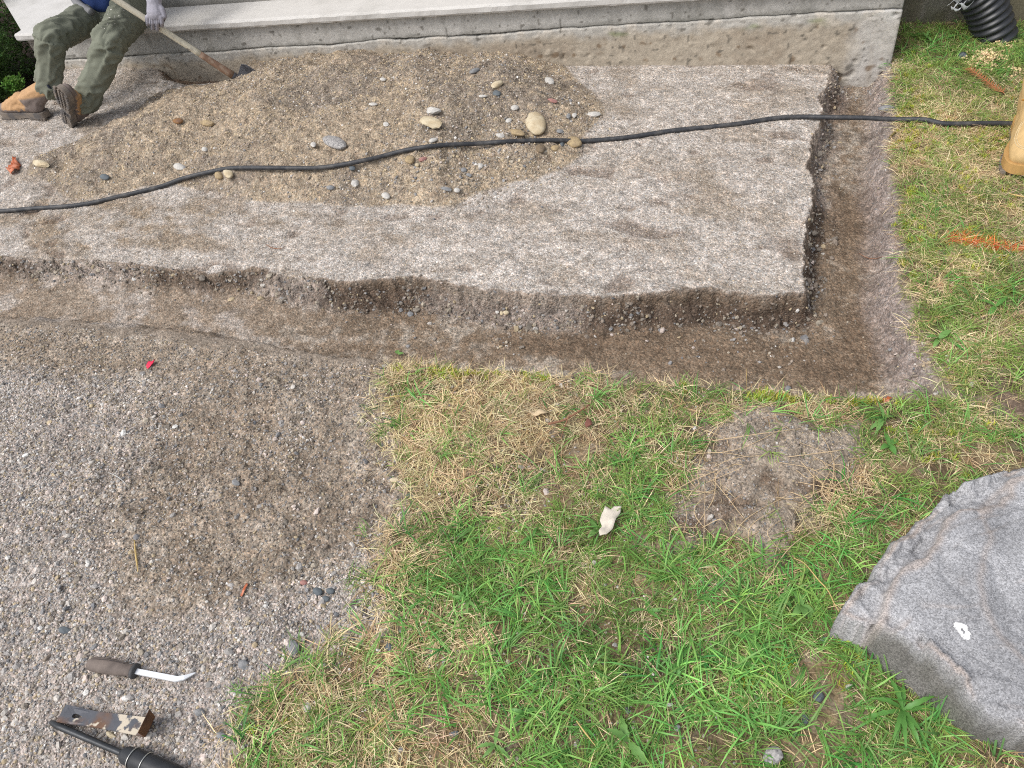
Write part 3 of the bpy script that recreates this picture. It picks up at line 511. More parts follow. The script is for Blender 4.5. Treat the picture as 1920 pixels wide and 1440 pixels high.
def bm_obj(name, bm, mat, parent=None, smooth=False, bevel=0, seg=2, loc=None):
    if bevel: bmesh.ops.bevel(bm, geom=list(bm.edges), offset=bevel, segments=seg, affect='EDGES', profile=.7)
    bmesh.ops.recalc_face_normals(bm, faces=list(bm.faces))
    me = bpy.data.meshes.new(name); bm.to_mesh(me); bm.free()
    if smooth: me.polygons.foreach_set('use_smooth', np.ones(len(me.polygons), bool))
    me.materials.append(mat); o = bpy.data.objects.new(name, me); COL.objects.link(o)
    if parent: o.parent = parent
    if loc is not None: o.location = loc
    return o
# ledge: profile swept along x with a slightly worn lip; wider landing at its left end
LM = material('smooth_concrete', col=tuple(alb(214,211,206)), noise=.06, nscale=30, bump=.0006, bscale=120, rough=.85, col2=tuple(alb(190,187,181)), cscale=5, thr=(.45,.75))
def ledge():
    prof = [(3.60,.3245),(3.362,.3245),(3.352,.3215),(3.348,.316),(3.349,.296),(3.354,.288),(3.375,.286),(3.60,.286)]
    u = np.linspace(XL-.120, XR, 300); V = []
    for x_ in u:
        for k,(yy,zz) in enumerate(prof):
            j = .0016*float(vn(np.array([x_*30]), np.array([k*1.3]), 5)[0]) if 1 <= k <= 5 else 0; V.append((x_, yy+j, zz+j*.5))
    n_ = len(prof); Fl = [(i*n_+k, (i+1)*n_+k, (i+1)*n_+(k+1) % n_, i*n_+(k+1) % n_) for i in range(len(u)-1) for k in range(n_)] + [tuple(range(n_)), tuple(range((len(u)-1)*n_, len(u)*n_))[::-1]]
    return mesh_np('ledge', np.array(V)-wall_loc, [tuple(reversed(f)) for f in Fl], LM, wall, False)
ledge()
bm = bmesh.new()
lp = [(-3.862,3.412),(-3.862,3.603),(-3.053,3.603),(-3.053,5.2),(-5.88,5.2)]
vb = [bm.verts.new((*p, -.3)) for p in lp]; vt = [bm.verts.new((*p, .323)) for p in lp]
bm.faces.new(vb[::-1]); bm.faces.new(vt)
for i in range(5): bm.faces.new((vb[i], vb[(i+1)%5], vt[(i+1)%5], vt[i]))
bmesh.ops.translate(bm, verts=bm.verts, vec=Vector(tuple(-wall_loc))); bm_obj('landing', bm, LM, wall)
# dark joint behind the crack
bm = bmesh.new(); box_bm(bm, ((XL+XR)/2-wall_loc[0], .03+.0, .19), (XR-XL-.03, .02, .12)); bm_obj('joint', bm, material('dark_joint', col=(.05,.047,.04)), wall)
# recessed side wall
sw = empty('side_wall', (1.3,3.75,0)); tag(sw, 'grey mossy concrete wall set back behind the right corner of the foundation', 'wall')
u = np.linspace(.45,3.0,160); nz = 50; X = np.repeat(u,nz); Z = np.tile(np.linspace(-.3,1.9,nz),160); Yv = 3.78+.002*fbm(X,Z,20,3,301)
cc = mixc(np.tile(alb(150,146,138),(len(X),1)), alb(104,98,74), ss(.0,.5,fbm(X*2,Z,3,3,302)+.6*ss(.6,1.0,X)-.2)*.8); cc = mixc(cc, alb(80,82,52), ss(.1,.5,fbm(X,Z,9,3,303))*ss(.2,-.05,Z)*.7)
mesh_np('wall_face', np.stack([X-1.3,Yv-3.75,Z],-1), grid_faces(160,nz), WM, sw, True, cols=cc)
bm = bmesh.new(); box_bm(bm, (.425,.19,.8), (2.55,.2,2.2)); bm_obj('wall_core', bm, WM, sw)
# ------------------------------------------------------------------ stones, each one its own object
def stone_mat(name, c1, c2, sc_=80): return material(name, col=tuple(alb(*c1)*.88), col2=tuple(alb(*c2)*.85+.03), cscale=sc_, thr=(.42,.62), noise=.12, nscale=260, bump=.0006, bscale=300, rough=.8)
SMt = {'cream':stone_mat('cream_stone',(226,212,182),(206,186,150),30),'white':stone_mat('white_stone',(222,218,210),(196,192,186)),'grey':stone_mat('grey_stone',(158,158,158),(122,124,126)),
       'tan':stone_mat('tan_stone',(192,170,132),(160,138,104)),'slate':stone_mat('slate_stone',(112,120,124),(90,98,104)),'rust':stone_mat('rust_stone',(160,118,76),(120,84,56)),
       'pink':stone_mat('pink_stone',(188,140,130),(160,110,104)),'granite':stone_mat('granite_stone',(196,192,188),(120,118,118),160),'brown':stone_mat('brown_stone',(140,122,98),(112,96,76))}
HG = 'stones on the spoil heap'; GG = 'stones on gravel, soil and lawn'
STONES = [ # px, py, width, height, angle, colour, roundness, label, group
 (1003,232,40,62,-38,'cream',1,'largest cream rounded cobble on the heap, just above the black hose',HG),
 (808,232,36,24,15,'cream',0,'wedge shaped cream and brown rock with small white chips at its top',HG),
 (813,210,22,20,0,'white',0,'white lumpy chip pressed against the top of the cream wedge rock',HG),
 (630,270,38,24,20,'granite',1,'pale grey cobble left of centre on the heap, above the hose',HG),
 (932,160,24,15,-25,'cream',1,'cream oval pebble with a dark end near the top of the heap',HG),
 (931,176,15,12,10,'slate',1,'blue grey pebble directly below the cream oval pebble',HG),
 (1077,269,30,24,10,'tan',1,'beige stone lying against the hose at the right end of the heap',HG),
 (969,250,24,15,15,'tan',1,'flat tan stone between the big cobble and the hose',HG),
 (391,233,26,17,5,'tan',0,'tan flat stone high on the left part of the heap',HG),
 (337,314,24,15,10,'white',1,'white rounded stone just above the hose on the left',HG),
 (78,309,28,18,10,'cream',0,'cream stone alone beside the orange leaf at the left edge',HG),
 (411,330,17,17,30,'tan',1,'small tan stone touching the left side of the pale stone under the hose',HG),
 (429,326,21,19,60,'cream',1,'pale round stone tucked right under the hose bend',HG),
 (197,333,16,13,10,'slate',1,'dark slate pebble at the left foot of the heap',HG),
 (770,306,15,23,0,'tan',1,'upright tan stone just below the hose, left of the reddish chip',HG),
 (794,299,18,10,-20,'pink',0,'reddish chip just below the hose',HG),
 (782,310,8,12,0,'cream',1,'tiny cream pebble between the tan stone and the reddish chip',HG),
 (666,345,17,20,-20,'white',0,'white angular stone at the front foot of the heap',HG),
 (620,353,14,12,0,'grey',1,'grey pebble left of the white angular stone at the heap foot',HG),
 (663,322,11,14,0,'slate',1,'slate pebble above the white angular stone',HG),
 (384,281,11,12,0,'white',1,'small white pebble above the left stretch of hose',HG),
 (1014,280,15,20,15,'brown',1,'brown upright stone just under the hose below the big cobble',HG),
 (1041,279,15,13,0,'tan',1,'tan pebble between brown stone and the beige stone on the hose',HG),
 (1054,271,11,11,0,'slate',0,'blue grey chip touching the hose left of the beige stone',HG),
 (1112,215,26,13,0,'white',0,'flat white slab of stone at the right tip of the heap',HG),
 (1030,154,22,18,30,'white',0,'rough whitish stone at the top right of the heap',HG),
 (890,134,15,12,-20,'grey',1,'grey stone close to the wall at the heap top',HG),
 (938,255,15,11,20,'white',0,'white chip left of the flat tan stone',HG),
 (812,264,13,9,-20,'white',1,'white pebble resting above the hose in the middle of the heap',HG),
 (724,234,9,13,0,'white',0,'pointed white chip in the middle of the heap',HG),
 (588,272,10,13,0,'white',1,'pale pebble left of the pale grey cobble',HG),
 (610,262,9,12,0,'grey',1,'small grey pebble at the upper left of the pale grey cobble',HG),
 (700,196,14,8,0,'white',1,'flat white pebble in the upper middle of the heap',HG),
 (718,150,10,9,0,'white',1,'white pebble high on the heap near the wall',HG),
 (334,228,15,15,0,'rust',1,'rusty brown stone left of the tan flat stone',HG),
 (1036,190,18,9,15,'pink',0,'pinkish white chip below the rough whitish stone',HG),
 (905,181,13,7,0,'white',1,'flat white pebble below and left of the cream oval pebble',HG),
 (954,227,13,9,-15,'white',1,'white pebble left of the big cobble',HG),
 (965,203,12,12,0,'white',0,'white and grey chip above the big cobble',HG),
 (1050,247,11,10,0,'grey',1,'lilac grey pebble right of the big cobble',HG),
 (1066,218,8,13,20,'grey',0,'upright chip, left one of the pair at the right tip of the heap',HG),
 (1077,217,9,13,-15,'white',0,'upright chip, right one of the pair at the right tip of the heap',HG),
 (724,368,15,12,15,'white',1,'half buried white and grey pebble at the lowest foot of the heap',HG),
 (836,355,22,11,15,'grey',0,'long pale grey chip among the pebble cluster',HG),
 (857,358,10,10,0,'white',1,'white pebble at the end of the long pale chip',HG),
 (901,312,12,11,0,'white',1,'white pebble above the pebble cluster',HG),
 (880,330,14,10,20,'grey',0,'grey chip in the middle of the pebble cluster',HG),
 (870,320,11,10,0,'grey',1,'grey pebble at the top of the pebble cluster',HG),
 (1477,731,17,15,20,'grey',1,'single grey stone on the damp trench floor near the turf',GG),
 (770,590,15,12,0,'grey',1,'grey stone at the foot of the cut face in the left half of the trench',GG),
 (943,600,9,10,0,'cream',1,'left pebble of the little cream cluster in the trench',GG),
 (951,597,10,10,0,'cream',1,'right pebble of the little cream cluster in the trench',GG),
 (1486,638,12,12,-40,'white',0,'white chip at the inner corner of the trench',GG),
 (740,901,17,13,5,'cream',1,'pale stone at the border of soil and straw grass',GG),
 (771,930,19,15,10,'slate',0,'dark slate chip in the straw beside the soil',GG),
 (551,1215,24,38,-10,'grey',0,'tall angular grey stone at the end of the gravel beside the lawn',GG),
 (620,1109,18,14,0,'slate',1,'right stone of the slate trio in the gravel',GG),
 (596,1110,18,14,20,'slate',1,'left stone of the slate trio in the gravel',GG),
 (611,1123,16,13,0,'slate',0,'lowest stone of the slate trio in the gravel',GG),
 (570,1093,14,12,0,'pink',1,'pink stone above the slate trio',GG),
 (566,1190,12,12,0,'white',1,'white round pebble above the tall angular grey stone',GG),
 (577,1328,15,30,-15,'white',0,'long whitish chip standing in the dry grass',GG),
 (457,1248,20,20,20,'grey',0,'grey chip in gravel level with the hooked tool',GG),
 (375,1337,18,16,0,'grey',0,'grey square chip to the right of the flat bar',GG),
 (415,1380,19,18,0,'grey',0,'grey block below and right of the flat bar',GG),
 (236,1383,17,14,0,'white',0,'white chip directly below the flat bar',GG),
 (210,1380,22,15,35,'cream',0,'cream flat chip below the middle of the flat bar',GG),
 (122,1183,22,15,10,'slate',0,'dark grey chip above the grip of the hooked tool',GG),
 (443,906,14,12,30,'grey',0,'grey chip in the darker soil of the upper gravel',GG),
 (1449,1420,44,38,10,'granite',0,'large speckled granite stone at the bottom of the lawn',GG),
 (1543,1200,20,14,-15,'slate',0,'bluish chip in grass left of the boulder tip',GG),
 (1592,1288,20,12,-10,'white',0,'pale chip in grass below the boulder tip',GG),
 (1535,1308,22,24,-20,'slate',0,'dark jagged stone at the top of the bare spot',GG),
 (1509,1349,15,24,-20,'slate',1,'dark oval stone at the left of the bare spot',GG),
 (1270,1366,16,14,0,'grey',0,'grey stone half hidden in grass at the bottom centre',GG),
 (1171,1265,11,10,0,'slate',1,'small bluish pebble in the straw patch of the lawn',GG),
 (797,1167,11,9,0,'white',0,'white chip in the grass near the gravel',GG),
 (852,1376,18,14,0,'slate',0,'bluish stone in thin grass near the lower edge',GG),
 (1255,1322,14,10,0,'white',0,'pale chip in the lower middle lawn',GG),
 (730,1215,18,18,30,'slate',0,'dark chip in straw between gravel and lawn',GG),
 (832,1240,9,18,0,'grey',0,'narrow grey chip standing in green grass',GG),
 (1822,722,12,12,0,'white',1,'pale pebble at the start of the earth streak on the right',GG),
 (1805,105,22,14,0,'slate',0,'dark glassy stone in the grass by the sawdust',GG),
 (1662,211,30,15,0,'grey',1,'flat grey stone half buried in the side of the trench by the hose',GG),
]
for i,(px,py,ww,hh_,an,cn,rd,lab,grp) in enumerate(STONES):
    P = T(px,py); dpt = float((P-np.array([0,0,HC])) @ R[:,2]) if False else float((P-np.array([0,0,HC])).dot(np.array([R[0,2],R[1,2],R[2,2]])))
    k = dpt/F; me = rock_mesh('stone', 900+i, 3 if rd else 2, .13 if rd else .3, .95, SMt[cn]); me.polygons.foreach_set('use_smooth', np.ones(len(me.polygons), bool))
    g0 = G(px,py); ex = (G(px+4,py)-g0)[:2]/4; ey = (G(px,py+4)-g0)[:2]/4; ex = ex*HC/(HC-P[2]+1e-6)*1.0; ca, sa = math.cos(math.radians(an)), math.sin(math.radians(an))
    U = (ex*ca+ey*sa)*ww*.54; Vv = (-ex*sa+ey*ca)*hh_*.54; nv_ = np.linalg.norm(Vv); nu_ = np.linalg.norm(U); lim = 1.7*min(ww,hh_)*k*.5*max(1,hh_/ww if abs(an) < 50 else 1); Vv = Vv*min(1, max(lim, .6*hh_*k*.5)/nv_); th = min(ww,hh_)*k*.36
    co = np.array([v.co[:] for v in me.vertices]); nw = co[:,:1]*U[None]+co[:,1:2]*Vv[None]; nw = np.hstack([nw, co[:,2:3]*th]); me.vertices.foreach_set('co', nw.astype(np.float32).ravel()); me.update()
    me.polygons.foreach_set('use_smooth', np.full(len(me.polygons), bool(rd)))
    if U[0]*Vv[1]-U[1]*Vv[0] < 0: me.flip_normals()
    o = bpy.data.objects.new('stone', me); COL.objects.link(o); o.location = (P[0], P[1], P[2]+th*.35)
    tag(o, lab, 'stone', grp)
# ------------------------------------------------------------------ boulder
def boulder():
    cx, cy = .78, .98; us = np.arange(.15,1.3,.0042); vs_ = np.arange(.40,1.45,.0042)
    X, Yg = np.meshgrid(us, vs_, indexing='ij'); x, y = X.ravel(), Yg.ravel()
    PB = P_BOUL; TOP = [(1574,1146),(1596,1118),(1616,1090),(1643,1076),(1648,1045),(1670,1012),(1704,990),(1724,963),(1767,931),(1802,900),(1850,884),(1907,858),(2060,882),(2180,1000),(2200,1230),(2060,1370),(1925,1365),(1850,1335),(1790,1262),(1735,1218),(1680,1182),(1640,1172),(1600,1160)]
    PT = poly(TOP, .115); jx, jy = jit(x,y,.010,14,401); jx, jy = jit(jx,jy,.004,50,402)
    # ground outline pulled outwards on the near side, under the top on the far side
    db = sdf(PB, jx, jy); dt = sdf(PT, jx, jy)
    BEN = poly([(1540,1150),(1600,1080),(1650,1020),(1700,965),(1750,930),(1800,890),(1920,840),(1990,850),(1960,880),(1905,905),(1872,950),(1800,962),(1765,985),(1752,1022),(1728,1058),(1690,1080),(1660,1120),(1646,1172),(1600,1180)],.11)
    BAS = poly([(1875,930),(1920,900),(2250,900),(2250,1330),(1985,1290),(1925,1238),(1882,1192),(1850,1145),(1838,1095),(1848,1055),(1862,1020),(1850,985),(1855,950)],.11)
    b1 = sdf(BEN,*jit(*jit(x,y,.014,16,451),.005,60,457)); b2 = sdf(BAS,*jit(x,y,.010,12,452))
    slope = np.clip((db)/(np.clip(db,0,9)+np.clip(-dt,0,9)+1e-4), 0, 1)
    top = .118 + .018*fbm(x,y,2.2,2,411)
    plates = np.floor((fbm(x*.9+y*.5,y*1.1-x*.6,4.5,2,412)+1)*4.0); pf = (fbm(x*.9+y*.5,y*1.1-x*.6,4.5,2,412)+1)*4.0-plates
    step = plates+ss(.0,.16,pf)
    top = top + .0035*(step-4) + .0022*fbm(x,y,34,4,413) - ss(-.002,.007,b1)*(.022+.010*fbm(x,y,18,3,453)) - .009*ss(-.02,.03,b2) + .003*fbm(x,y,60,3,458)*ss(.0,.02,b1)
    edge = 1-.08*np.exp(-np.clip(dt,0,9)/.02)
    side = slope**.75*(.95+.35*fbm(x,y,12,3,414))
    z = np.where(dt > 0, top*edge, np.clip(side,0,1)*top*.82)
    z = z + .004*fbm(x,y,25,3,415)*(dt < .01)
    base = -SL*x; z = z + (dt < .02)*(.016*fac(x,y,15,461)+.008*fac(x,y,38,462))*ss(-.0,.02,db) + ss(.0,.01,b1)*(.008*fac(x,y,22,463)+.003*fac(x,y,50,464))*(dt > 0) + (dt > .02)*.0012*fac(x,y,12,465); out = db < 0
    z = np.where((db < 0) & (dt < 0), -.06-.3*np.clip(-np.maximum(db,dt),0,.2), z) + base
    crack = np.exp(-((fbm(x*.7+y,y-x*.4,3.2,3,421))/.02)**2)*ss(.0,.04,dt); z = z-.003*crack
    pz = np.exp(-((pf-.08)/.10)**2)*ss(-.05,.02,dt)
    cc = mixc(np.tile(alb(176,176,178),(len(x),1)), alb(158,158,160), ss(-.3,.4,fbm(x,y,9,4,431))); cc = mixc(cc, alb(178,162,150), np.clip(pz*ss(.0,.5,fbm(x,y,11,3,432)),0,1)*.35)
    cc = mixc(cc, alb(184,166,152), np.clip(np.exp(-((b1+.004)/.008)**2)+.6*np.exp(-((b2+.006)/.007)**2),0,1)*.5); cc = mixc(cc, alb(98,94,86), ss(.004,-.007,dt)*.8); cc = mixc(cc, alb(186,168,154), np.exp(-((dt-.010)/.005)**2)*.6*ss(-.3,.3,fbm(x,y,14,3,436))); cc = mixc(cc, alb(100,108,84), ss(0,.5,fbm(x,y,10,3,433))*ss(.0,-.03,dt)*.5)  # flank below the top edge coloured darker, shade of facing away from the sky
    cc = cc*(1+.10*fbm(x,y,45,3,434)[:,None])
    px, py = proj(np.stack([x,y,z],-1))
    keep = (db > -.03) | (dt > -.03)
    Fq = grid_faces(len(us), len(vs_)); Fq = Fq[keep[Fq].all(1)]
    ids = np.unique(Fq); mp = np.full(len(x),-1); mp[ids] = np.arange(len(ids))
    m = material('boulder_granite', attr='Col', noise=.0, bump=.0022, bscale=150, rough=.8, spec=.3)
    N, L = nodes(m); b = N['Principled BSDF']; l0 = b.inputs['Base Color'].links[0].from_socket; tcn = N.new('ShaderNodeTexCoord'); v = N.new('ShaderNodeTexVoronoi'); v.inputs['Scale'].default_value = 420; L.new(tcn.outputs['Object'], v.inputs[0])
    sp = N.new('ShaderNodeSeparateColor'); L.new(v.outputs['Color'], sp.inputs[0]); mr = N.new('ShaderNodeMapRange'); mr.inputs[3].default_value = .62; mr.inputs[4].default_value = 1.38; L.new(sp.outputs[0], mr.inputs[0])
    s = N.new('ShaderNodeVectorMath'); s.operation = 'SCALE'; L.new(l0, s.inputs[0]); L.new(mr.outputs[0], s.inputs[3]); L.new(s.outputs[0], b.inputs['Base Color'])
    B = empty('boulder', (cx,cy,0)); tag(B, 'large flat topped grey granite boulder in the lower right corner of the lawn', 'boulder')
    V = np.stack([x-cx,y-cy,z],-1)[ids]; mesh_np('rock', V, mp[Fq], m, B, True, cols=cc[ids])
    # white paint dab, ring of strokes just proud of the rock
    def bz(px_, py_):
        d = rays(px_,py_); t = (.12-HC)/d[2]; xx, yy = d[0]*t, d[1]*t; i = np.argmin((x-xx)**2+(y-yy)**2); return np.array([xx, yy, z[i]])
    c0 = bz(1809,1176); g2 = 34; V = []; bmk = bmesh.new(); st = .0022
    tri = None
    ii = np.where((np.abs(x-c0[0]) < .03) & (np.abs(y-c0[1]) < .03))[0]
    fx = np.arange(-16,17)*.0014; 
    from mathutils.bvhtree import BVHTree
    bt = BVHTree.FromPolygons([tuple(q) for q in np.stack([x,y,z],-1)[ids]], [tuple(int(k) for k in f) for f in mp[Fq]])
    vv = {}
    for i, a in enumerate(fx):
        for j, b_ in enumerate(fx):
            q = a*.8+b_*.6, -a*.6+b_*.8; r = math.hypot(q[0]/.0105, q[1]/.019); nn = float(fbm(np.array([a]),np.array([b_]),120,2,441)[0])
            if r < 1+.35*nn and (r > .30+.35*nn or nn > .0):
                h = bt.ray_cast(Vector((c0[0]+a, c0[1]+b_, 1)), Vector((0,0,-1)))
                if h[0]: vv[(i,j)] = bmk.verts.new((h[0].x-cx, h[0].y-cy, h[0].z+.0007))
    for (i,j) in list(vv):
        if all(k in vv for k in ((i+1,j),(i+1,j+1),(i,j+1))): bmk.faces.new((vv[(i,j)],vv[(i+1,j)],vv[(i+1,j+1)],vv[(i,j+1)]))
    bm_obj('paint_mark', bmk, material('white_paint', col=(.82,.82,.8), rough=.7), B)['label'] = 'white dab of paint'
boulder()
# ------------------------------------------------------------------ hose
def hose():
    pts = [(-420,420),(-160,408),(0,396),(60,391),(150,384),(225,368),(300,350),(345,334),(400,321),(440,315),(520,315),(590,315),(640,309),(700,297),(760,282),(820,273),(900,269),(960,265),(1030,263),(1100,264),(1180,257),(1260,245),(1340,237),(1400,230),(1450,222),(1500,219),(1560,220),(1620,221),(1680,224),(1730,229),(1765,236),(1800,237),(1850,236),(1900,237),(1960,238),(2080,230),(2200,224)]
    W = [G(p[0],p[1],.010) if 1530 < p[0] < 1690 else T(*p)+np.array([0,0,.010*(p[0] > 1690)]) for p in pts]; W = spline(np.array(W), 10)
    z = np.array([max(hz1(a[0],a[1]), a[2] if a[0] > .15 else -9) for a in W])
    # a stiff hose: bridges hollows
    zz = z.copy()
    for _ in range(60):
        zz[1:-1] = np.maximum(z[1:-1], .5*(zz[:-2]+zz[2:])-.0004)
    for _ in range(6): zz[1:-1] = (zz[:-2]+zz[2:]+zz[1:-1])/3
    # bridged points keep their place in the picture: slide along the view ray
    out = []
    for a, zz_ in zip(W, zz):
        d = a-np.array([0,0,HC]); t = (zz_+.0078-HC)/d[2]; out.append(np.array([0,0,HC])+d*t)
    out = np.array(out)
    m = material('hose_rubber', col=(.035,.037,.042), col2=(.10,.095,.09), cscale=30, thr=(.45,.8), rough=.55, noise=.2, nscale=60, bump=.0006, bscale=200, spec=.4)
    o = tube('hose', out, .0088, m, n=14); tag(o, 'long black rubber hose running across heap, platform and trench to the lawn', 'hose')
hose()
# ------------------------------------------------------------------ thin litter
def slab(name, outline, z0, th, mat, parent=None, curl=None, n=2, loc=None):     # small curved sheet with thickness from a 2D outline
    bm = bmesh.new(); vs_ = [bm.verts.new((p[0],p[1],0)) for p in outline]; f = bm.faces.new(vs_); bmesh.ops.triangulate(bm, faces=[f])
    bmesh.ops.subdivide_edges(bm, edges=list(bm.edges), cuts=n, use_grid_fill=True)
    if curl:
        for v in bm.verts: v.co.z = curl(v.co.x, v.co.y)
    g = bmesh.ops.solidify(bm, geom=list(bm.faces), thickness=th); return bm_obj(name, bm, mat, parent, True, loc=loc)
def pxlocal(pts, zoff=.0):
    c = np.mean(pts,0); P0 = T(*c); out = [(G(a,b,0)[0]-G(c[0],c[1],0)[0], G(a,b,0)[1]-G(c[0],c[1],0)[1]) for a,b in pts]; return P0, out
def litter(name, pts, mat, lab, cat, up=.006, th=.0008, amp=.004, grp=None):
    P0, o2 = pxlocal(pts); o = slab(name, o2, 0, th, mat, curl=lambda x,y: amp*math.sin(x*140+y*90)+amp*.6*math.cos(y*170))
    o.location = (P0[0], P0[1], P0[2]+up); tag(o, lab, cat, grp); return o
dryleaf = material('bleached_leaf', col=tuple(alb(222,212,196)), noise=.15, nscale=60, bump=.0008, bscale=150, rough=.8)
litter('dead_leaf', [(1136,962),(1146,968),(1153,961),(1165,962),(1164,972),(1156,985),(1150,1002),(1138,1014),(1126,1016),(1124,1008),(1130,998),(1126,988),(1129,975)], dryleaf, 'bleached crumpled whitish leaf lying on the green grass', 'leaf', .026, .001, .002)
litter('paper_scrap', [(275,688),(280,678),(287,681),(292,677),(290,685),(283,690),(277,693)], material('red_paper', col=(.72,.03,.08), rough=.6), 'bright red scrap of paper on the gravelly soil', 'scrap', .006, .0006, .002)
orl = material('orange_leaf', col=(.42,.10,.035), noise=.3, nscale=50, rough=.6, col2=(.5,.2,.12), cscale=60)
litter('fallen_leaf', [(16,322),(22,312),(26,298),(32,297),(33,306),(40,310),(38,318),(30,326),(24,329),(20,326)], orl, 'curled orange red leaf at the left edge beside the heap', 'leaf', .012, .001, .008)
litter('fallen_leaf', [(451,1118),(457,1108),(464,1096),(468,1098),(463,1108),(455,1120)], orl, 'small orange leaf curl on the soil above the lawn corner', 'leaf', .006, .0008, .002)
litter('fallen_leaf', [(1652,752),(1656,748),(1660,750),(1664,746),(1667,749),(1672,750),(1666,753),(1668,757),(1662,755),(1657,757)], orl, 'tiny red oak leaf at the outer corner of the trench', 'leaf', .006, .0006, .002)
litter('dead_leaf', [(993,775),(1003,780),(1015,776),(1030,780),(1022,785),(1005,786),(994,781)], material('pale_brown_leaf', col=tuple(alb(206,184,150)), noise=.2, nscale=60, rough=.8), 'curled pale brown leaf above the forked twig', 'leaf', .016, .001, .004)
litter('bark_chip', [(1097,802),(1102,791),(1109,796),(1111,803),(1100,808)], material('red_bark', col=tuple(alb(128,84,72)), noise=.2, nscale=60, rough=.8), 'reddish chip of bark beside the forked twig', 'bark', .014, .003, .001)
tw = material('twig_bark', col=tuple(alb(150,108,84)), noise=.25, nscale=90, bump=.0006, bscale=200, rough=.8)
def pxs(pts, up): return [T(*p)+np.array([0,0,up if np.isscalar(up) else up[i]]) for i, p in enumerate(pts)]
t_ = empty('twig', T(1070,792)); tag(t_, 'reddish forked twig lying on the lawn below the turf edge', 'twig'); L0 = np.array(t_.location)
tube('stem', spline(np.array(pxs([(1030,806),(1055,800),(1075,790),(1107,770)],.024)),5)-L0, np.linspace(.0032,.0022,16), tw, t_, 8)
tube('branch', spline(np.array(pxs([(1068,792),(1060,810),(1052,828)],[.024,.02,.012])),5)-L0, np.linspace(.0018,.0010,11), tw, t_, 6)
pale = material('pale_straw', col=tuple(alb(206,178,118)), noise=.15, nscale=80, rough=.7)
def stick(pts, r, mat, lab, cat, up=.01, name='stick', grp=None):
    P0 = T(*pts[0]); W = spline(np.array(pxs(pts, up)), 5); n_ = len(W); o = tube(name, W-P0, r*np.concatenate([np.linspace(.6,1,n_//2), np.linspace(1,.4,n_-n_//2)]), mat, n=7); o.location = P0; return tag(o, lab, cat, grp)
stick([(254,1015),(256,1035),(259,1058),(261,1075)], .0024, pale, 'yellow wood splinter lying on the gravelly soil', 'splinter', .006, 'wood_splinter')
stick([(205,888),(225,898),(245,917)], .0009, material('white_thread', col=(.6,.6,.58)), 'thin white thread lying on the upper gravel', 'thread', .006, 'thread')
stick([(1888,374),(1905,378),(1940,386)], .0024, pale, 'pale straw stalk at the right edge below the boot', 'straw', .022, 'straw_stalk')
stick([(1485,1060),(1505,1070),(1530,1100),(1548,1120),(1560,1145),(1568,1160)], .0014, pale, 'long pale stalk reaching from the turf clod to the boulder tip', 'straw', .03, 'straw_stalk')
stick([(724,755),(745,752),(765,751)], .0016, pale, 'short pale straw at the turf edge near the soil', 'straw', .02, 'straw_stalk')
stick([(700,1385),(722,1362),(752,1335)], .0018, pale, 'long yellowish stalk in the lower grass', 'straw', .03, 'straw_stalk')
stick([(1083,1362),(1100,1385),(1118,1408)], .0016, pale, 'pale bent stalk in the lower middle grass', 'straw', .03, 'straw_stalk')
stick([(1700,232),(1690,240),(1672,256),(1666,262)], .0045, material('mossy_stick', col=tuple(alb(120,108,60)), noise=.3, nscale=60, rough=.9), 'short mossy stick at the side of the trench below the hose', 'stick', .006)
stick([(500,460),(510,466),(525,468),(535,464)], .0016, tw, 'reddish root fragment on the pale platform', 'root', .004, 'root')
stick([(1610,478),(1625,486),(1640,488),(1655,484)], .0013, tw, 'thin brown root on the trench floor at the right', 'root', .006, 'root')
stick([(1398,700),(1399,716),(1398,745)], .0009, pale, 'upright straw at the turf edge in front of the trench', 'straw', .02, 'straw_stalk')
rootm = material('dry_root', col=tuple(alb(214,188,150)), noise=.2, nscale=60, rough=.8)
RT = empty('turf_roots', T(1400,900)); tag(RT, 'tangle of pale dry grass roots around the bare turf clod', 'roots'); L0 = np.array(RT.location)
rr = random.Random(5); segs = [(1290,860,1380,840),(1300,930,1370,880),(1300,900,1330,990),(1340,840,1440,805),(1500,850,1570,900),(1520,880,1600,930),(1480,900,1600,960),(1500,960,1580,960),(1540,930,1620,940),(1300,960,1250,900),(1440,1060,1500,960),(1460,940,1400,1020),(1560,880,1540,960),(1260,1010,1320,1000),(1270,900,1290,960)]
VV = []
for k in range(56):
    a = segs[k % len(segs)]; j = lambda v: v+rr.gauss(0,30); p0 = (j(a[0]),j(a[1])); p1 = (j(a[2]),j(a[3])); mid = ((p0[0]+p1[0])/2+rr.gauss(0,22),(p0[1]+p1[1])/2+rr.gauss(0,16))
    W = np.array(pxs([p0,mid,p1],[.004,rr.uniform(.008,.03),.004])); tube('root', spline(W,5)-L0, rr.uniform(.0005,.0012), rootm, RT, 4, False)
# join the fine roots beyond the first dozen into one part
rts = [o for o in RT.children]; bm = bmesh.new()
for o in rts: bm.from_mesh(o.data); bpy.data.objects.remove(o)
bm_obj('fine_root', bm, rootm, RT)['kind'] = 'stuff'
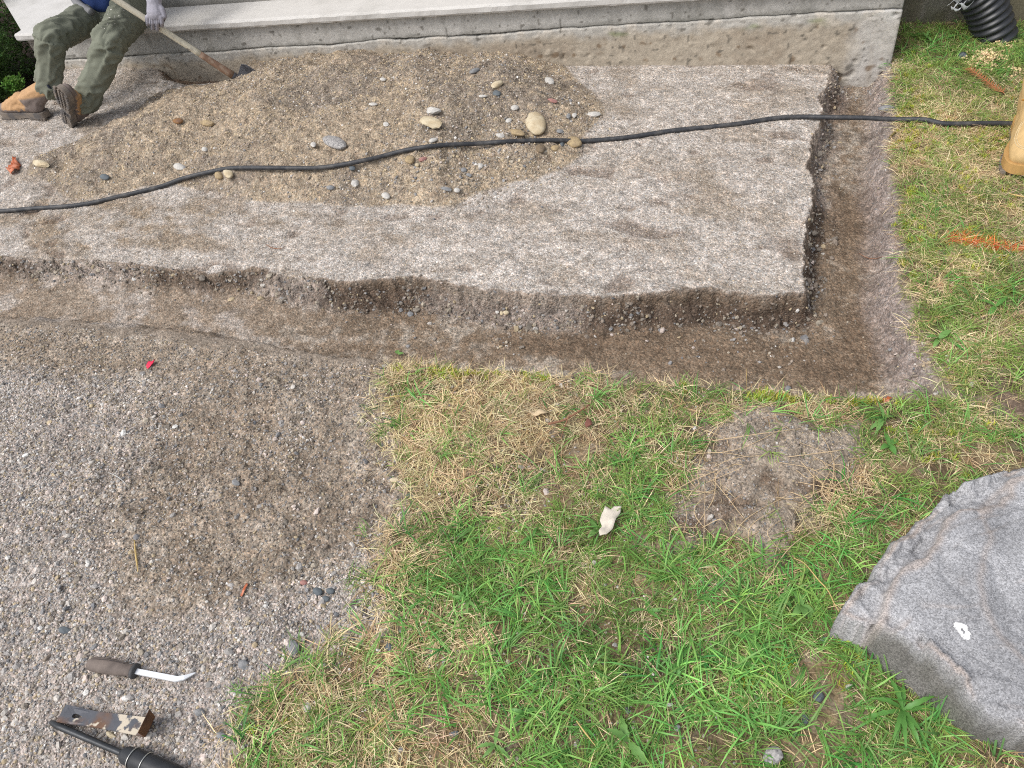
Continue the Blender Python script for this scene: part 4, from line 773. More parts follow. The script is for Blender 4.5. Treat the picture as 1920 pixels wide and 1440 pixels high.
# orange marking paint sprayed on the blades
x, y = rpts(9000, .6,1.5,1.9,2.7); z = height(x,y); px, py = proj(np.stack([x,y,z],-1)); yc = 448+(px-1780)*.16; wd_ = np.clip(7-.0*(px-1780),3,12)*ss(1772,1790,px)
k = (np.abs(py-yc) < wd_*(1-.5*ss(1830,1920,px))) & (px < 1990); x, y, z = x[k], y[k], z[k]; n = len(x)
scatter('paint_stripe', np.stack([x,y,z+.006],-1), np.stack([RNG.normal(0,.2,n),RNG.normal(0,.2,n),RNG.uniform(0,6.28,n)],-1), RNG.uniform(.4,.8,(n,1))*np.ones((1,3)), cols_var((.85,.22,.07), n, .15,.05), [bpy.data.objects.new('painted_tuft', v.data.copy()) for v in straw_v], STM, 'fluorescent orange marking paint sprayed on the grass at the right', 'paint')
# sawdust and cedar frond
def crumbs(name, blobs, mat_tint, lab, cat, n0=5000, smin=.002, smax=.007):
    cx = np.mean([b[0] for b in blobs]); cy = np.mean([b[1] for b in blobs]); P0 = G(cx,cy); x, y = rpts(n0, P0[0]-.5,P0[0]+.5,P0[1]-.6,P0[1]+.6); z = height(x,y); px, py = proj(np.stack([x,y,z],-1))
    d = blob(px,py,blobs); k = RNG.random(len(x)) < d; x, y, z = x[k], y[k], z[k]; n = len(x); h = blob(px[k],py[k],blobs)
    s = sizes(n,smin,smax,1.5); return scatter(name, np.stack([x,y,z+.004+.02*h*RNG.random(n)],-1), rotr(n), s[:,None]*RNG.uniform(.6,1.4,(n,3)), cols_var(mat_tint,n,.12,.04), [bpy.data.objects.new('crumb', r.data.copy()) for r in rocks], SM, lab, cat)
crumbs('sawdust', [(1850,112,26,16,1),(1872,74,22,14,1),(1855,60,18,10,.8),(1900,135,12,8,.5)], alb(240,214,166), 'pale yellow sawdust spilled in the grass below the drain pipe', 'sawdust', 40000, .003,.008)
cf = empty('cedar_frond', T(1840,155)); tag(cf, 'dry rust brown cedar frond lying on the grass at the top right', 'frond'); L0 = np.array(cf.location)
cm = material('dry_cedar', col=tuple(alb(172,112,74)), noise=.25, nscale=60, rough=.8); sp_ = spline(np.array(pxs([(1812,136),(1835,152),(1858,170),(1880,184)],.02)),6)
tube('stem', sp_-L0, .0016, cm, cf, 6)
dr = sp_[-1]-sp_[0]; dr /= np.linalg.norm(dr); pp = np.array([-dr[1],dr[0],0])
for k in range(1,len(sp_)-1):
    for sgn in (-1,1):
        q = sp_[k]-L0; tip = q+(pp*sgn*.8-dr*.75)*random.uniform(.022,.036); V, Fs, B = [], [], []
        ln = np.linalg.norm(tip-q); az = math.atan2(*(tip-q)[[1,0]]); grass_blade(V,Fs,B,q,az,ln,.006,.1,.2,1,3); mesh_np('leaflet', V, Fs, cm, cf)
# ------------------------------------------------------------------ broad leaved weeds
def leaf_mesh(L_, w_, seed, lobes=0, mat=None):
    r = random.Random(seed); n_ = 9; V, Fs = [], []; e = r.uniform(.35,.8); p = np.array([0,0,0.]); dr_ = r.uniform(.7,1.5)
    for k in range(n_+1):
        t = k/n_; ww = w_*.5*(math.sin(math.pi*min(1,t**.8*1.02))**.8 if t > 0 else .12)+.0006; ww *= (1-lobes*.45*(k % 2)); ww = max(ww,.0006)
        V += [p+np.array([0,-ww,ww*.25]), p, p+np.array([0,ww,ww*.25])]; p = p+np.array([math.cos(e),0,math.sin(e)])*L_/n_; e -= dr_/n_
    for k in range(n_): a = 3*k; Fs += [(a,a+1,a+4,a+3),(a+1,a+2,a+5,a+4)]
    me = bpy.data.meshes.new('leaf'); me.from_pydata([tuple(v) for v in V],[],Fs); me.polygons.foreach_set('use_smooth',np.ones(len(me.polygons),bool)); me.materials.append(mat); return me
LFM = [material('weed_leaf', col=tuple(alb(104,158,76)), noise=.18, nscale=30, rough=.45, transl=.25, spec=.4), material('pale_weed_leaf', col=tuple(alb(122,166,90)), noise=.2, nscale=30, rough=.5, transl=.2)]
WEEDS = [(1690,1335,16,.075,.011,1,'largest dandelion rosette with long toothed leaves under the boulder'),(1502,1140,7,.04,.018,0,'broad leaved weed just left of the boulder tip'),(1460,1128,5,.034,.016,0,'smaller broad leaved weed further left of the boulder tip'),
 (1180,1395,4,.055,.020,1,'pair of broad dandelion leaves near the bottom edge'),(1270,1245,5,.04,.013,1,'flat pale weed in the middle of the lower lawn'),(930,1400,4,.045,.012,1,'toothed weed leaf standing in the lower left lawn'),(985,1340,5,.035,.012,0,'small leafy weed by the bare spot of the lower lawn'),
 (1120,1000,4,.03,.014,0,'round leaved weed left of the whitish leaf'),(1000,1010,4,.035,.010,1,'thin weed in the middle lawn'),(1655,790,4,.05,.014,1,'bright weed at the outer corner of the trench'),(1665,840,4,.04,.014,0,'weed right of the bare earth below the trench corner'),
 (1760,640,4,.04,.018,0,'pale green weed at the right edge of the trench'),(1865,580,3,.05,.016,0,'single leafed weed in the right hand lawn'),(1735,75,6,.06,.014,1,'dandelion at the foot of the side wall'),(1795,70,6,.06,.014,1,'leafy weed between side wall and pipe'),(1850,45,4,.05,.02,0,'weed with round leaf in front of the pipe'),
 (1885,140,5,.05,.018,0,'dark round leaved weed right of the sawdust'),(748,668,2,.02,.014,0,'tiny seedling at the trench edge'),(1215,1150,5,.04,.01,1,'narrow leaved weed in the straw patch'),(880,1130,5,.045,.01,1,'weed in the grass beside the gravel'),(1410,1205,4,.045,.012,0,'weed right of the lawn centre'),(1600,1215,4,.04,.01,1,'weed touching the left side of the boulder')]
for i,(px,py,nl,Ll,lw_,lob,lab) in enumerate(WEEDS):
    P = T(px,py); o = empty('weed', P+np.array([0,0,.006])); tag(o, lab, 'weed')
    for k in range(nl):
        lo = bpy.data.objects.new('leaf', leaf_mesh(Ll*random.uniform(.75,1.15), lw_*random.uniform(.6,.95), i*20+k, lob*.7, LFM[i % 2])); COL.objects.link(lo); lo.parent = o; lo.rotation_euler = (random.uniform(-.3,.3),random.uniform(-.2,.35),6.283*k/nl+random.uniform(-.9,.9)); lo.location = (0,0,.004)
exec_tail = True
# ------------------------------------------------------------------ tools
black = material('black_steel', col=(.055,.058,.062), rough=.4, metal=.6, noise=.3, nscale=60, bump=.0003, bscale=200)
def line_frame(p0, p1, up):    # origin at p0, X towards p1
    a, b = T(*p0), T(*p1); a = a+np.array([0,0,up]); b = b+np.array([0,0,up]); X = Vector(b-a); L_ = X.length; X.normalize(); Yv = Vector((0,0,1)).cross(X).normalized(); Z = X.cross(Yv)
    return Matrix(((X.x,Yv.x,Z.x,a[0]),(X.y,Yv.y,Z.y,a[1]),(X.z,Yv.z,Z.z,a[2]),(0,0,0,1))), L_
def lathe(name, prof, mat, parent, n=20, sq=(1,1), smooth=True):
    V = []; 
    for x_, r in prof:
        for k in range(n): a = 2*math.pi*k/n; V.append((x_, r*sq[0]*math.cos(a), r*sq[1]*math.sin(a)))
    m = len(prof); Fs = [(i*n+k,(i+1)*n+k,(i+1)*n+(k+1)%n,i*n+(k+1)%n) for i in range(m-1) for k in range(n)]+[tuple(range(n)), tuple(range((m-1)*n,m*n))[::-1]]
    return mesh_np(name, V, Fs, mat, parent, smooth)
Mx, L_ = line_frame((172,1248),(262,1264),.014); ht = empty('hook_tool'); ht.matrix_world = Mx; tag(ht, 'hooked paint scraper with a worn grey grip and bent white shaft on the gravel', 'tool')
gripm = material('worn_grey_grip', col=tuple(alb(128,116,108)), noise=.18, nscale=40, rough=.75, col2=tuple(alb(104,94,88)), cscale=12, bump=.0005, bscale=120)
s_ = L_
lathe('grip', [(0,.004),(.002,.010),(.008,.0145),(.02,.0165),(s_*.5,.0165),(s_*.72,.0150),(s_*.8,.0128),(s_*.86,.0125),(s_*.9,.014),(s_*.93,.014)], gripm, ht, 22, (1,.75))
tube('grip_seam', [(.012+s_*.8*t, .006+.004*math.sin(3*t), .0118-.002*t) for t in np.linspace(0,.85,12)], .0006, material('seam_dark', col=(.06,.05,.05)), ht, 5)
lathe('collar', [(s_*.93,.0155),(s_*.95,.0170),(s_*.99,.0165),(s_*1.0,.012)], material('dark_rubber', col=(.06,.06,.062), rough=.6), ht, 22, (1,.8))
shm = material('white_enamel', col=(.74,.76,.78), rough=.3, noise=.05, nscale=40, spec=.5)
def flat_bar(name, P, w_, t_, mat, parent, bev=.0008):
    P = np.array(P,float); V = []; n_ = len(P); ws = np.broadcast_to(w_,(n_,)); ts = np.broadcast_to(t_,(n_,))
    Tn = np.gradient(P,axis=0); Tn /= np.linalg.norm(Tn,axis=1)[:,None]
    for i in range(n_):
        s2 = np.cross([0,0,1.],Tn[i]); s2 /= np.linalg.norm(s2)+1e-9; up = np.cross(Tn[i],s2); b_ = min(bev, ts[i]*.3)
        for a,bb in ((-1,-1),(1,-1),(1,1),(-1,1)):
            V.append(P[i]+s2*a*ws[i]/2+up*bb*ts[i]/2)
    Fs = [(i*4+k,i*4+(k+1)%4,(i+1)*4+(k+1)%4,(i+1)*4+k) for i in range(n_-1) for k in range(4)]+[(3,2,1,0),tuple((n_-1)*4+k for k in range(4))]
    o = mesh_np(name, V, Fs, mat, parent); bmx = bmesh.new(); bmx.from_mesh(o.data); bmesh.ops.recalc_face_normals(bmx, faces=list(bmx.faces)); bmesh.ops.bevel(bmx, geom=[e for e in bmx.edges if e.calc_face_angle(0) > .7], offset=bev*.6, segments=1, affect='EDGES'); bmx.to_mesh(o.data); bmx.free(); return o
a = Mx.inverted() @ Vector(T(335,1277)+np.array([0,0,.010])); b = Mx.inverted() @ Vector(T(350,1274)+np.array([0,0,.010])); c3 = Mx.inverted() @ Vector(T(370,1264)+np.array([0,0,.008]))
flat_bar('shaft', [(s_*.99,0,0),(s_*1.4,*((np.array(a[1:])*.5))),tuple(a),tuple(b),tuple(np.array(b)*.4+np.array(c3)*.6),tuple(c3)], [.0115,.0115,.0115,.010,.006,.002], [.006,.006,.006,.005,.003,.002], shm, ht)
# flat pry bar
Mx, L_ = line_frame((122,1342),(283,1368),.010); fb = empty('flat_bar'); fb.matrix_world = Mx; tag(fb, 'flat steel pry bar splashed with white paint, its end bent up at a right angle', 'pry bar')
def steel_paint():
    m = material('painted_steel', col=tuple(alb(96,98,104)), rough=.5, metal=.25, col2=tuple(alb(120,92,74)), cscale=16, thr=(.5,.66), noise=.15, nscale=80, bump=.0002); N, L = nodes(m); b = N['Principled BSDF']; l0 = b.inputs['Base Color'].links[0].from_socket
    tc = N.new('ShaderNodeTexCoord'); n_ = N.new('ShaderNodeTexNoise'); n_.inputs['Scale'].default_value = 38; n_.inputs['Detail'].default_value = 5; L.new(tc.outputs['Object'], n_.inputs[0]); sx = N.new('ShaderNodeSeparateXYZ'); L.new(tc.outputs['Object'], sx.inputs[0])
    mr = N.new('ShaderNodeMapRange'); mr.inputs[1].default_value = L_*.28; mr.inputs[2].default_value = L_*.8; mr.inputs[3].default_value = -.14; mr.inputs[4].default_value = .10; L.new(sx.outputs[0], mr.inputs[0])
    ad = N.new('ShaderNodeMath'); ad.operation = 'ADD'; L.new(n_.outputs[0], ad.inputs[0]); L.new(mr.outputs[0], ad.inputs[1]); cr = N.new('ShaderNodeMapRange'); cr.inputs[1].default_value = .53; cr.inputs[2].default_value = .57; L.new(ad.outputs[0], cr.inputs[0])
    mx = N.new('ShaderNodeMix'); mx.data_type = 'RGBA'; L.new(cr.outputs[0], mx.inputs[0]); L.new(l0, mx.inputs[6]); mx.inputs[7].default_value = (*alb(214,202,182),1); L.new(mx.outputs[2], b.inputs['Base Color']); return m
spm = steel_paint()
# blade outline with a teardrop nail slot, extruded
w2 = .0175; bm = bmesh.new(); xs_ = np.linspace(0,L_,24); hole = [(L_*.17+.011*math.cos(a)*(1.2 if math.cos(a) > 0 else .9), .0042*math.sin(a)*(1-.55*math.cos(a))) for a in np.linspace(0,2*math.pi,13)[:-1]]
outl = [(0,-w2),(L_*.06,-w2*1.02),(L_*.36,-w2*.86),(L_*.7,-w2*.95),(L_,-w2*1.05),(L_,w2*1.05),(L_*.7,w2*.95),(L_*.36,w2*.86),(L_*.06,w2*1.02),(0,w2)]
def bz_(x_): return .0055*math.exp(-(x_/.02)**2)+.004*(x_/L_)
ov = [bm.verts.new((p[0],p[1],0)) for p in outl]; hv = [bm.verts.new((p[0],p[1],0)) for p in hole]
eo = [bm.edges.new((ov[i],ov[(i+1)%len(ov)])) for i in range(len(ov))]; eh = [bm.edges.new((hv[i],hv[(i+1)%len(hv)])) for i in range(len(hv))]
bmesh.ops.triangle_fill(bm, edges=eo+eh, use_beauty=True); bmesh.ops.subdivide_edges(bm, edges=list(bm.edges), cuts=2)
for v in bm.verts: v.co.z = bz_(v.co.x)
bmesh.ops.solidify(bm, geom=list(bm.faces), thickness=.0042); bm_obj('blade', bm, spm, fb)
rust = material('rusty_steel', col=tuple(alb(116,82,58)), rough=.8, noise=.3, nscale=60, bump=.0006, bscale=160, col2=tuple(alb(84,60,46)), cscale=20)
flat_bar('bent_end', [(L_-.003,0,.004),(L_+.003,0,.0055),(L_+.008,0,.011),(L_+.010,0,.020),(L_+.011,0,.034),(L_+.014,0,.046)], [.036,.038,.040,.042,.044,.046], [.0045,.0045,.0045,.004,.003,.0015], rust, fb)
# black chisel with a wire wound grip
Mx, L_ = line_frame((130,1372),(236,1417),.016); ch = empty('pry_chisel'); ch.matrix_world = Mx; tag(ch, 'black hooked chisel with wire rings round its thick grip at the bottom left', 'chisel')
tube('shank', spline(np.array([(-.052,.004,-.010),(-.040,.002,-.004),(-.02,0,.001),(0,0,.002),(L_*.5,0,0),(L_,0,0),(L_+.01,0,0)]),5), np.interp(np.linspace(0,1,31),[0,.2,.4,1],[.0022,.0058,.0070,.0066]), black, ch, 8)
bgr = material('black_grip', col=(.03,.032,.036), rough=.5, noise=.2, nscale=50, bump=.0004)
lathe('grip', [(L_,.009),(L_+.006,.014),(L_+.012,.0170),(L_+.024,.0175),(L_+.028,.0190),(L_+.06,.0195),(L_+.13,.0195),(L_+.15,.018),(L_+.155,.010)], bgr, ch, 20)
wire = material('wire', col=(.55,.55,.52), rough=.35, metal=.8)
for q in (.030,.062): tube('wire_ring', [(L_+q+.003*math.sin(a), .0205*math.cos(a), .0205*math.sin(a)) for a in np.linspace(0,2*math.pi,25)[:-1]], .0011, wire, ch, 6, False, closed=True)
# ------------------------------------------------------------------ corrugated drain pipe with torn film
def Qz(px, py, Y): return Q(px,py,Y)
pp = spline(np.array([Q(1765,-130,3.60),Q(1795,-75,3.60),Q(1824,-28,3.60),Q(1846,8,3.60),Q(1860,45,3.60),Q(1872,90,3.60)]),22)
rad = .076*(1+.075*np.sign(np.sin(np.arange(len(pp))*.95))*np.abs(np.sin(np.arange(len(pp))*.95))**.5)
dp = empty('drain_pipe', pp[0]); tag(dp, 'black corrugated drain pipe with torn plastic film coming down by the side wall', 'pipe')
tube('pipe_wall', pp-pp[0], rad, material('black_plastic', col=(.028,.03,.034), rough=.38, noise=.2, nscale=40, spec=.5), dp, 28)
film = material('torn_film', col=(.62,.64,.66), rough=.25, noise=.25, nscale=30, spec=.6, transl=.4)
for k,(a,b) in enumerate([((1800,2),(1782,14)),((1815,0),(1783,22)),((1822,8),(1795,10)),((1828,-10),(1800,-6)),((1808,-8),(1776,6))]):
    A0, B0 = Q(*a,3.50), Q(*b,3.47); V, Fs = [], []; sdv = np.array([.02,0,.028])*random.uniform(.7,1.2)
    for i in range(7):
        t = i/6; p = A0*(1-t)+B0*t+np.array([0,-.012*math.sin(t*3),.010*math.sin(t*7+k)]); ww = (1-t)**.8; V += [p-sdv*ww*.5, p+np.array([0,-.008*ww,0]), p+sdv*ww*.5]
    for i in range(6): a_ = 3*i; Fs += [(a_,a_+1,a_+4,a_+3),(a_+1,a_+2,a_+5,a_+4)]
    mesh_np('plastic_film', np.array(V)-pp[0], Fs, film, dp, True)
# ------------------------------------------------------------------ shrub and sprig over the hole at the left
def shrub(loc, rx, ry, rz, n, lab, nm='shrub', cat='shrub', tint=(88,130,52), seed=1, lsz=(.010,.022)):
    r = np.random.default_rng(seed); S = empty(nm, loc); tag(S, lab, cat); V, Fs, cl = [], [], []
    for k in range(n):
        d = r.normal(0,1,3); d /= np.linalg.norm(d); rr_ = r.random()**.35*(1+.25*math.sin(d[0]*7+d[1]*5)*math.cos(d[2]*6)); p = d*rr_*np.array([rx,ry,rz])+np.array([0,0,rz*.75])
        cb = alb(*tint)*r.uniform(.5,1.35)*np.array([1+r.normal(0,.1),1,1]); m_ = r.integers(4,7)
        for j in range(m_):
            ax = r.normal(0,1,3); ax[2] = abs(ax[2])*.4; ax /= np.linalg.norm(ax); s2 = np.cross(ax, r.normal(0,1,3)); s2 /= np.linalg.norm(s2)+1e-9; L1 = r.uniform(*lsz); w1 = L1*.22; i0 = len(V); q = p+r.normal(0,.004,3)
            V += [q, q+ax*L1*.5+s2*w1, q+ax*L1, q+ax*L1*.5-s2*w1]; Fs.append((i0,i0+1,i0+2,i0+3)); cl += [cb]*4
    mesh_np('foliage', V, np.array(Fs), material('shrub_leaf', attr='Col', rough=.55, transl=.25), S, cols=np.array(cl))
    bk = material('shrub_wood', col=(.06,.045,.03), rough=.9, noise=.3, nscale=30)
    for k in range(max(3,int(n/400)+3)):
        a = 6.28*k/5; tube('stem', spline(np.array([(0,0,-.12),(rx*.2*math.cos(a),ry*.2*math.sin(a),rz*.4),(rx*.6*math.cos(a),ry*.6*math.sin(a),rz*.9)]),5), np.linspace(rx*.04,rx*.012,11), bk, S, 6)
    return S
shrub((-4.38,3.36,-.02), .27,.25,.33, 7500, 'dense green shrub hanging over the dark hole beside the wall corner', seed=3, tint=(80,112,52))
shrub((-4.80,3.86,-.12), .40,.38,.46, 7000, 'taller green shrub behind the first one, cut off by the left edge', seed=8, tint=(80,112,52))
p = Q(20,150,3.15); shrub(tuple(p-np.array([0,0,.05])), .05,.05,.035, 160, 'small bright green sprig low in the dark hole', 'sprig', 'sprig', (104,146,60), 4, (.012,.026))
# ------------------------------------------------------------------ worker
def hull(bm, a, b, ra, rb, sub=2):
    t = bmesh.new(); 
    for c_, r_ in ((a,ra),(b,rb)):
        g = bmesh.ops.create_icosphere(t, subdivisions=sub, radius=1)
        rv = np.broadcast_to(r_,(3,))
        for v in g['verts']: v.co = Vector((v.co.x*rv[0]+c_[0], v.co.y*rv[1]+c_[1], v.co.z*rv[2]+c_[2]))
    g = bmesh.ops.convex_hull(t, input=list(t.verts)); bmesh.ops.delete(t, geom=[v for v in t.verts if not v.link_faces], context='VERTS')
    me = bpy.data.meshes.new('tmp'); t.to_mesh(me); t.free(); bm.from_mesh(me); bpy.data.meshes.remove(me)
def body(name, parts, mat, parent, vox=.01, it=6, disp=None, cols=None, loc=(0,0,0)):
    bm = bmesh.new()
    for p_ in parts: hull(bm, *p_)
    bmesh.ops.recalc_face_normals(bm, faces=list(bm.faces))
    me = bpy.data.meshes.new(name); bm.to_mesh(me); bm.free(); o = bpy.data.objects.new(name, me); COL.objects.link(o)
    r = o.modifiers.new('r','REMESH'); r.mode = 'VOXEL'; r.voxel_size = vox; s = o.modifiers.new('s','SMOOTH'); s.iterations = it; s.factor = .5
    dg = bpy.context.evaluated_depsgraph_get(); ev = o.evaluated_get(dg); m2 = bpy.data.meshes.new_from_object(ev); o.modifiers.clear(); old = o.data; o.data = m2; bpy.data.meshes.remove(old); m2.name = name
    co = np.empty(len(m2.vertices)*3); m2.vertices.foreach_get('co', co); co = co.reshape(-1,3); nr = np.empty(len(co)*3); m2.vertices.foreach_get('normal', nr); nr = nr.reshape(-1,3)
    if disp: co = co + nr*disp(co)[:,None]; 
    if cols is not None:
        a = m2.color_attributes.new('Col','FLOAT_COLOR','POINT'); c_ = np.ones((len(co),4)); c_[:,:3] = cols(co); a.data.foreach_set('color', c_.ravel())
    m2.vertices.foreach_set('co', (co-np.array(loc)).ravel()); m2.materials.clear(); m2.materials.append(mat); m2.polygons.foreach_set('use_smooth', np.ones(len(m2.polygons),bool)); m2.update()
    o.parent = parent; return o
def n3(co, f, s): return vn(co[:,0]*f+co[:,2]*f*.7, co[:,1]*f-co[:,2]*f*.9, s)
PB = Q(222,18,3.40); PERSON = empty('person', (PB[0],PB[1],0)); tag(PERSON, 'worker in olive cargo trousers and tan boots sitting on the ledge, holding the mattock', 'person'); PO = np.array([PB[0],PB[1],0])
hipL, hipR = Q(188,24,3.40), Q(246,22,3.38)
kneeL, kneeR = Q(93,72,2.93), Q(203,84,2.93)
hemL, hemR = Q(92,163,2.86), Q(158,190,2.80)
midL = kneeL*.5+hemL*.5+np.array([-.006,.012,0]); midR = kneeR*.5+hemR*.5+np.array([.012,.01,0])
pel = (hipL+hipR)/2
legs = [(hipL,pel,.092,.105),(hipR,pel,.092,.105),(pel,pel+np.array([0,.08,.02]),.11,.11),(pel,pel+np.array([0,.03,.08]),.11,.105),
        (hipL,(hipL+kneeL)/2,.087,.076),((hipL+kneeL)/2,kneeL,.076,.065),(kneeL,midL,.065,.062),(midL,hemL,.062,.056),
        (hipR,(hipR+kneeR)/2,.092,.079),((hipR+kneeR)/2,kneeR,.079,.069),(kneeR,midR,.069,.064),(midR,hemR,.064,.056)]
def seg_par(co, a, b):
    d = b-a; L2 = d.dot(d); t = (co-a)@d/L2; r = np.linalg.norm(co-a-np.clip(t,0,1)[:,None]*d,axis=1); return t, r
def folds(co):
    out = np.zeros(len(co)); best = np.full(len(co),9.)
    for a,b,amp in ((hipL,kneeL,.008),(kneeL,hemL,.0095),(hipR,kneeR,.009),(kneeR,hemR,.010)):
        t, r = seg_par(co,a,b); w_ = r < best; L1 = np.linalg.norm(b-a); ph = t*L1
        d = b-a; d = d/np.linalg.norm(d); u = np.cross(d,[0,0,1.]); u /= np.linalg.norm(u); v = np.cross(d,u); th = np.arctan2((co-a)@v,(co-a)@u)
        q = vn(ph*26+np.sin(th*1.5)*1.4, th*1.0+ph*6, 7); q2 = vn(ph*50+np.sin(th*2+1)*1.2, th*1.3-ph*9, 9)
        k = amp*(1-np.abs(q)*2.2)*(.45+.9*np.exp(-((t-1)/.3)**2)+.7*np.exp(-(t/.3)**2))+amp*.35*q2; out = np.where(w_,k,out); best = np.minimum(best,r)
    return out + .003*n3(co,9,3)
trm = material('olive_canvas', col=tuple(alb(126,129,114)), noise=.05, nscale=30, rough=.9, bump=.0006, bscale=400)
tr = body('trousers', legs, trm, PERSON, .0065, 5, folds, loc=PO)
def patch_on(name, obj, cx_px, cy_px, du, dv, off, mat, lab=None):    # flap or pocket hugging the cloth, found by casting from the viewing side
    from mathutils.bvhtree import BVHTree
    dg = bpy.context.evaluated_depsgraph_get(); me = obj.data; bt = BVHTree.FromPolygons([v.co+Vector(PO) for v in me.vertices],[tuple(p.vertices) for p in me.polygons]); nu, nv = 12, 12; V = []; ok = True
    for i in range(nu):
        for j in range(nv):
            s, t = i/(nu-1)-.5, j/(nv-1)-.5; e = 1 if 0 < i < nu-1 and 0 < j < nv-1 else 0
            d = rays(cx_px+du[0]*s+dv[0]*t, cy_px+du[1]*s+dv[1]*t); h = bt.ray_cast(Vector((0,0,HC)), Vector(d).normalized())
            if h[0] is None: return None
            V.append(np.array(h[0])+np.array(h[1])*(off*e-.001*(1-e))-PO)
    return mesh_np(name, V, grid_faces(nu,nv), mat, parent=PERSON, smooth=True)
patch_on('cargo_pocket', tr, 213, 62, (30,9), (-16,30), .004, trm)
# paint splashes on the thigh
bmp = bmesh.new()
from mathutils.bvhtree import BVHTree
btT = BVHTree.FromPolygons([v.co+Vector(PO) for v in tr.data.vertices],[tuple(p_.vertices) for p_ in tr.data.polygons])
for k in range(26):
    u_, v_ = random.gauss(208,16), random.gauss(34,15); h = btT.ray_cast(Vector((0,0,HC)), Vector(rays(u_,v_)).normalized())
    if h[0]:
        q = Vector(h[0])-Vector(PO)+h[1]*.0012; t1 = h[1].orthogonal().normalized(); t2 = h[1].cross(t1); s_ = random.uniform(.0015,.0045); vs_ = [bmp.verts.new(q+t1*s_*math.cos(a)*random.uniform(.6,1.4)+t2*s_*math.sin(a)*random.uniform(.6,1.4)) for a in np.linspace(0,6.28,8)[:-1]]; bmp.faces.new(vs_)
sp_o = bm_obj('paint_spots', bmp, material('cream_paint', col=(.62,.6,.54)), PERSON); sp_o['kind'] = 'stuff'
# torso leaning forwards over the lap, head above (outside the frame)
chest = pel+np.array([.02,-.02,.34]); neck = pel+np.array([.02,-.06,.56]); head = neck+np.array([-.01,-.05,.16])
shL, shR = neck+np.array([-.17,.0,-.05]), neck+np.array([.19,.02,-.05])
gripR = Q(289,18,3.14); elbR = (shR+gripR)/2+np.array([.10,.12,.02]); 
hA = Q(190,-15,3.10); gripL = hA+np.array([-.03,0,.10]); elbL = (shL+gripL)/2+np.array([-.10,.0,-.05])
shirt = material('blue_cotton', col=tuple(alb(44,66,118)), noise=.15, nscale=14, rough=.85, bump=.0008, bscale=250)
body('shirt', [(pel+np.array([0,-.01,.075]),chest,(.135,.115,.06),(.165,.12,.12)),(chest,neck+np.array([0,0,-.06]),(.165,.12,.12),(.10,.075,.06)),(chest+np.array([-.1,0,.12]),shL,.075,.07),(chest+np.array([.1,0,.12]),shR,.075,.07),(shL,elbL,.062,.05),(shR,elbR,.062,.05),(elbL,gripL*.9+elbL*.1,.048,.040),(elbR,gripR*.85+elbR*.15,.048,.036)], shirt, PERSON, .011, 5, lambda co: .005*n3(co,22,5)+.004*n3(co,40,6), loc=PO)
skin = material('skin', col=(.42,.26,.19), rough=.55, noise=.08, nscale=30)
E_ = lambda c_, r_: (c_, np.asarray(c_)+np.array([0,0,.001]), r_, r_)
hd_ = head
body('body', [(neck+np.array([0,.01,-.05]),head+np.array([0,.02,-.05]),.055,.055),E_(head+np.array([0,.01,.03]),(.074,.092,.085)),(head+np.array([0,-.01,0]),head+np.array([0,-.045,-.075]),(.066,.07,.06),(.038,.035,.028)),
      (head+np.array([0,-.088,.012]),head+np.array([0,-.108,-.022]),.010,.015),E_(head+np.array([-.076,.01,0]),(.010,.018,.03)),E_(head+np.array([.076,.01,0]),(.010,.018,.03)),(head+np.array([-.02,-.083,-.055]),head+np.array([.02,-.083,-.055]),.009,.009),
      (pel+np.array([0,0,.05]),chest,.10,.12),(chest,neck+np.array([0,0,-.06]),.11,.06)], skin, PERSON, .006, 4, loc=PO)
hair = material('dark_hair', col=(.03,.022,.016), rough=.6, bump=.002, bscale=200)
body('hair', [E_(head+np.array([0,.022,.045]),(.081,.092,.084)),E_(head+np.array([0,.06,-.01]),(.066,.05,.06))], hair, PERSON, .006, 3, lambda co: .003*n3(co,90,8), loc=PO)
eyem = material('eye', col=(.7,.7,.68), rough=.2)
for s in (-1,1):
    o = body('eye', [E_(head+np.array([s*.028,-.079,.010]),(.012,.008,.008))], eyem, PERSON, .002, 1, loc=PO)
# grey strap of the open jacket hanging over the hip
jk = material('grey_jacket', col=tuple(alb(140,140,142)), noise=.1, nscale=20, rough=.8)
tube('jacket_hem', spline(np.array([Q(128,-30,3.30),Q(138,-5,3.28),Q(148,8,3.26),Q(160,17,3.24),Q(172,24,3.23)]),5)-PO, [.02]*21, jk, PERSON, 10)
# mattock
ha, hb = Q(150,-42,3.06), Q(433,139,3.10)
hbp = T(452,150); hb = Q(436,141,hbp[1]-.02)
ha = Q(160,-38,2.98)
MT = empty('mattock', hbp); tag(MT, 'long handled mattock with peeling white paint and a dark steel blade resting on the heap', 'mattock'); L0 = np.array(hbp)
hm_ = material('peeling_handle', col=tuple(alb(226,218,196)), col2=tuple(alb(150,142,132)), cscale=26, thr=(.58,.70), rough=.6, noise=.15, nscale=60)
cop = material('worn_brown_handle', col=tuple(alb(150,120,100)), col2=tuple(alb(176,156,136)), cscale=40, thr=(.5,.75), rough=.7, noise=.2, nscale=60)
W = [ha*(1-t)+hb*t for t in np.linspace(0,1,30)]; tube('handle', np.array(W[:23])-L0, .0145, hm_, MT, 12); tube('lower_handle', np.array(W[22:])-L0, np.linspace(.0150,.019,8), cop, MT, 12)
dirh = (hb-ha)/np.linalg.norm(hb-ha); b0 = Q(440,138,hb[1]); b1 = Q(494,152,hb[1]-.03); b2 = Q(455,120,hb[1]+.05)
dk = material('dark_blade', col=(.10,.10,.11), rough=.5, metal=.5, noise=.2, nscale=50)
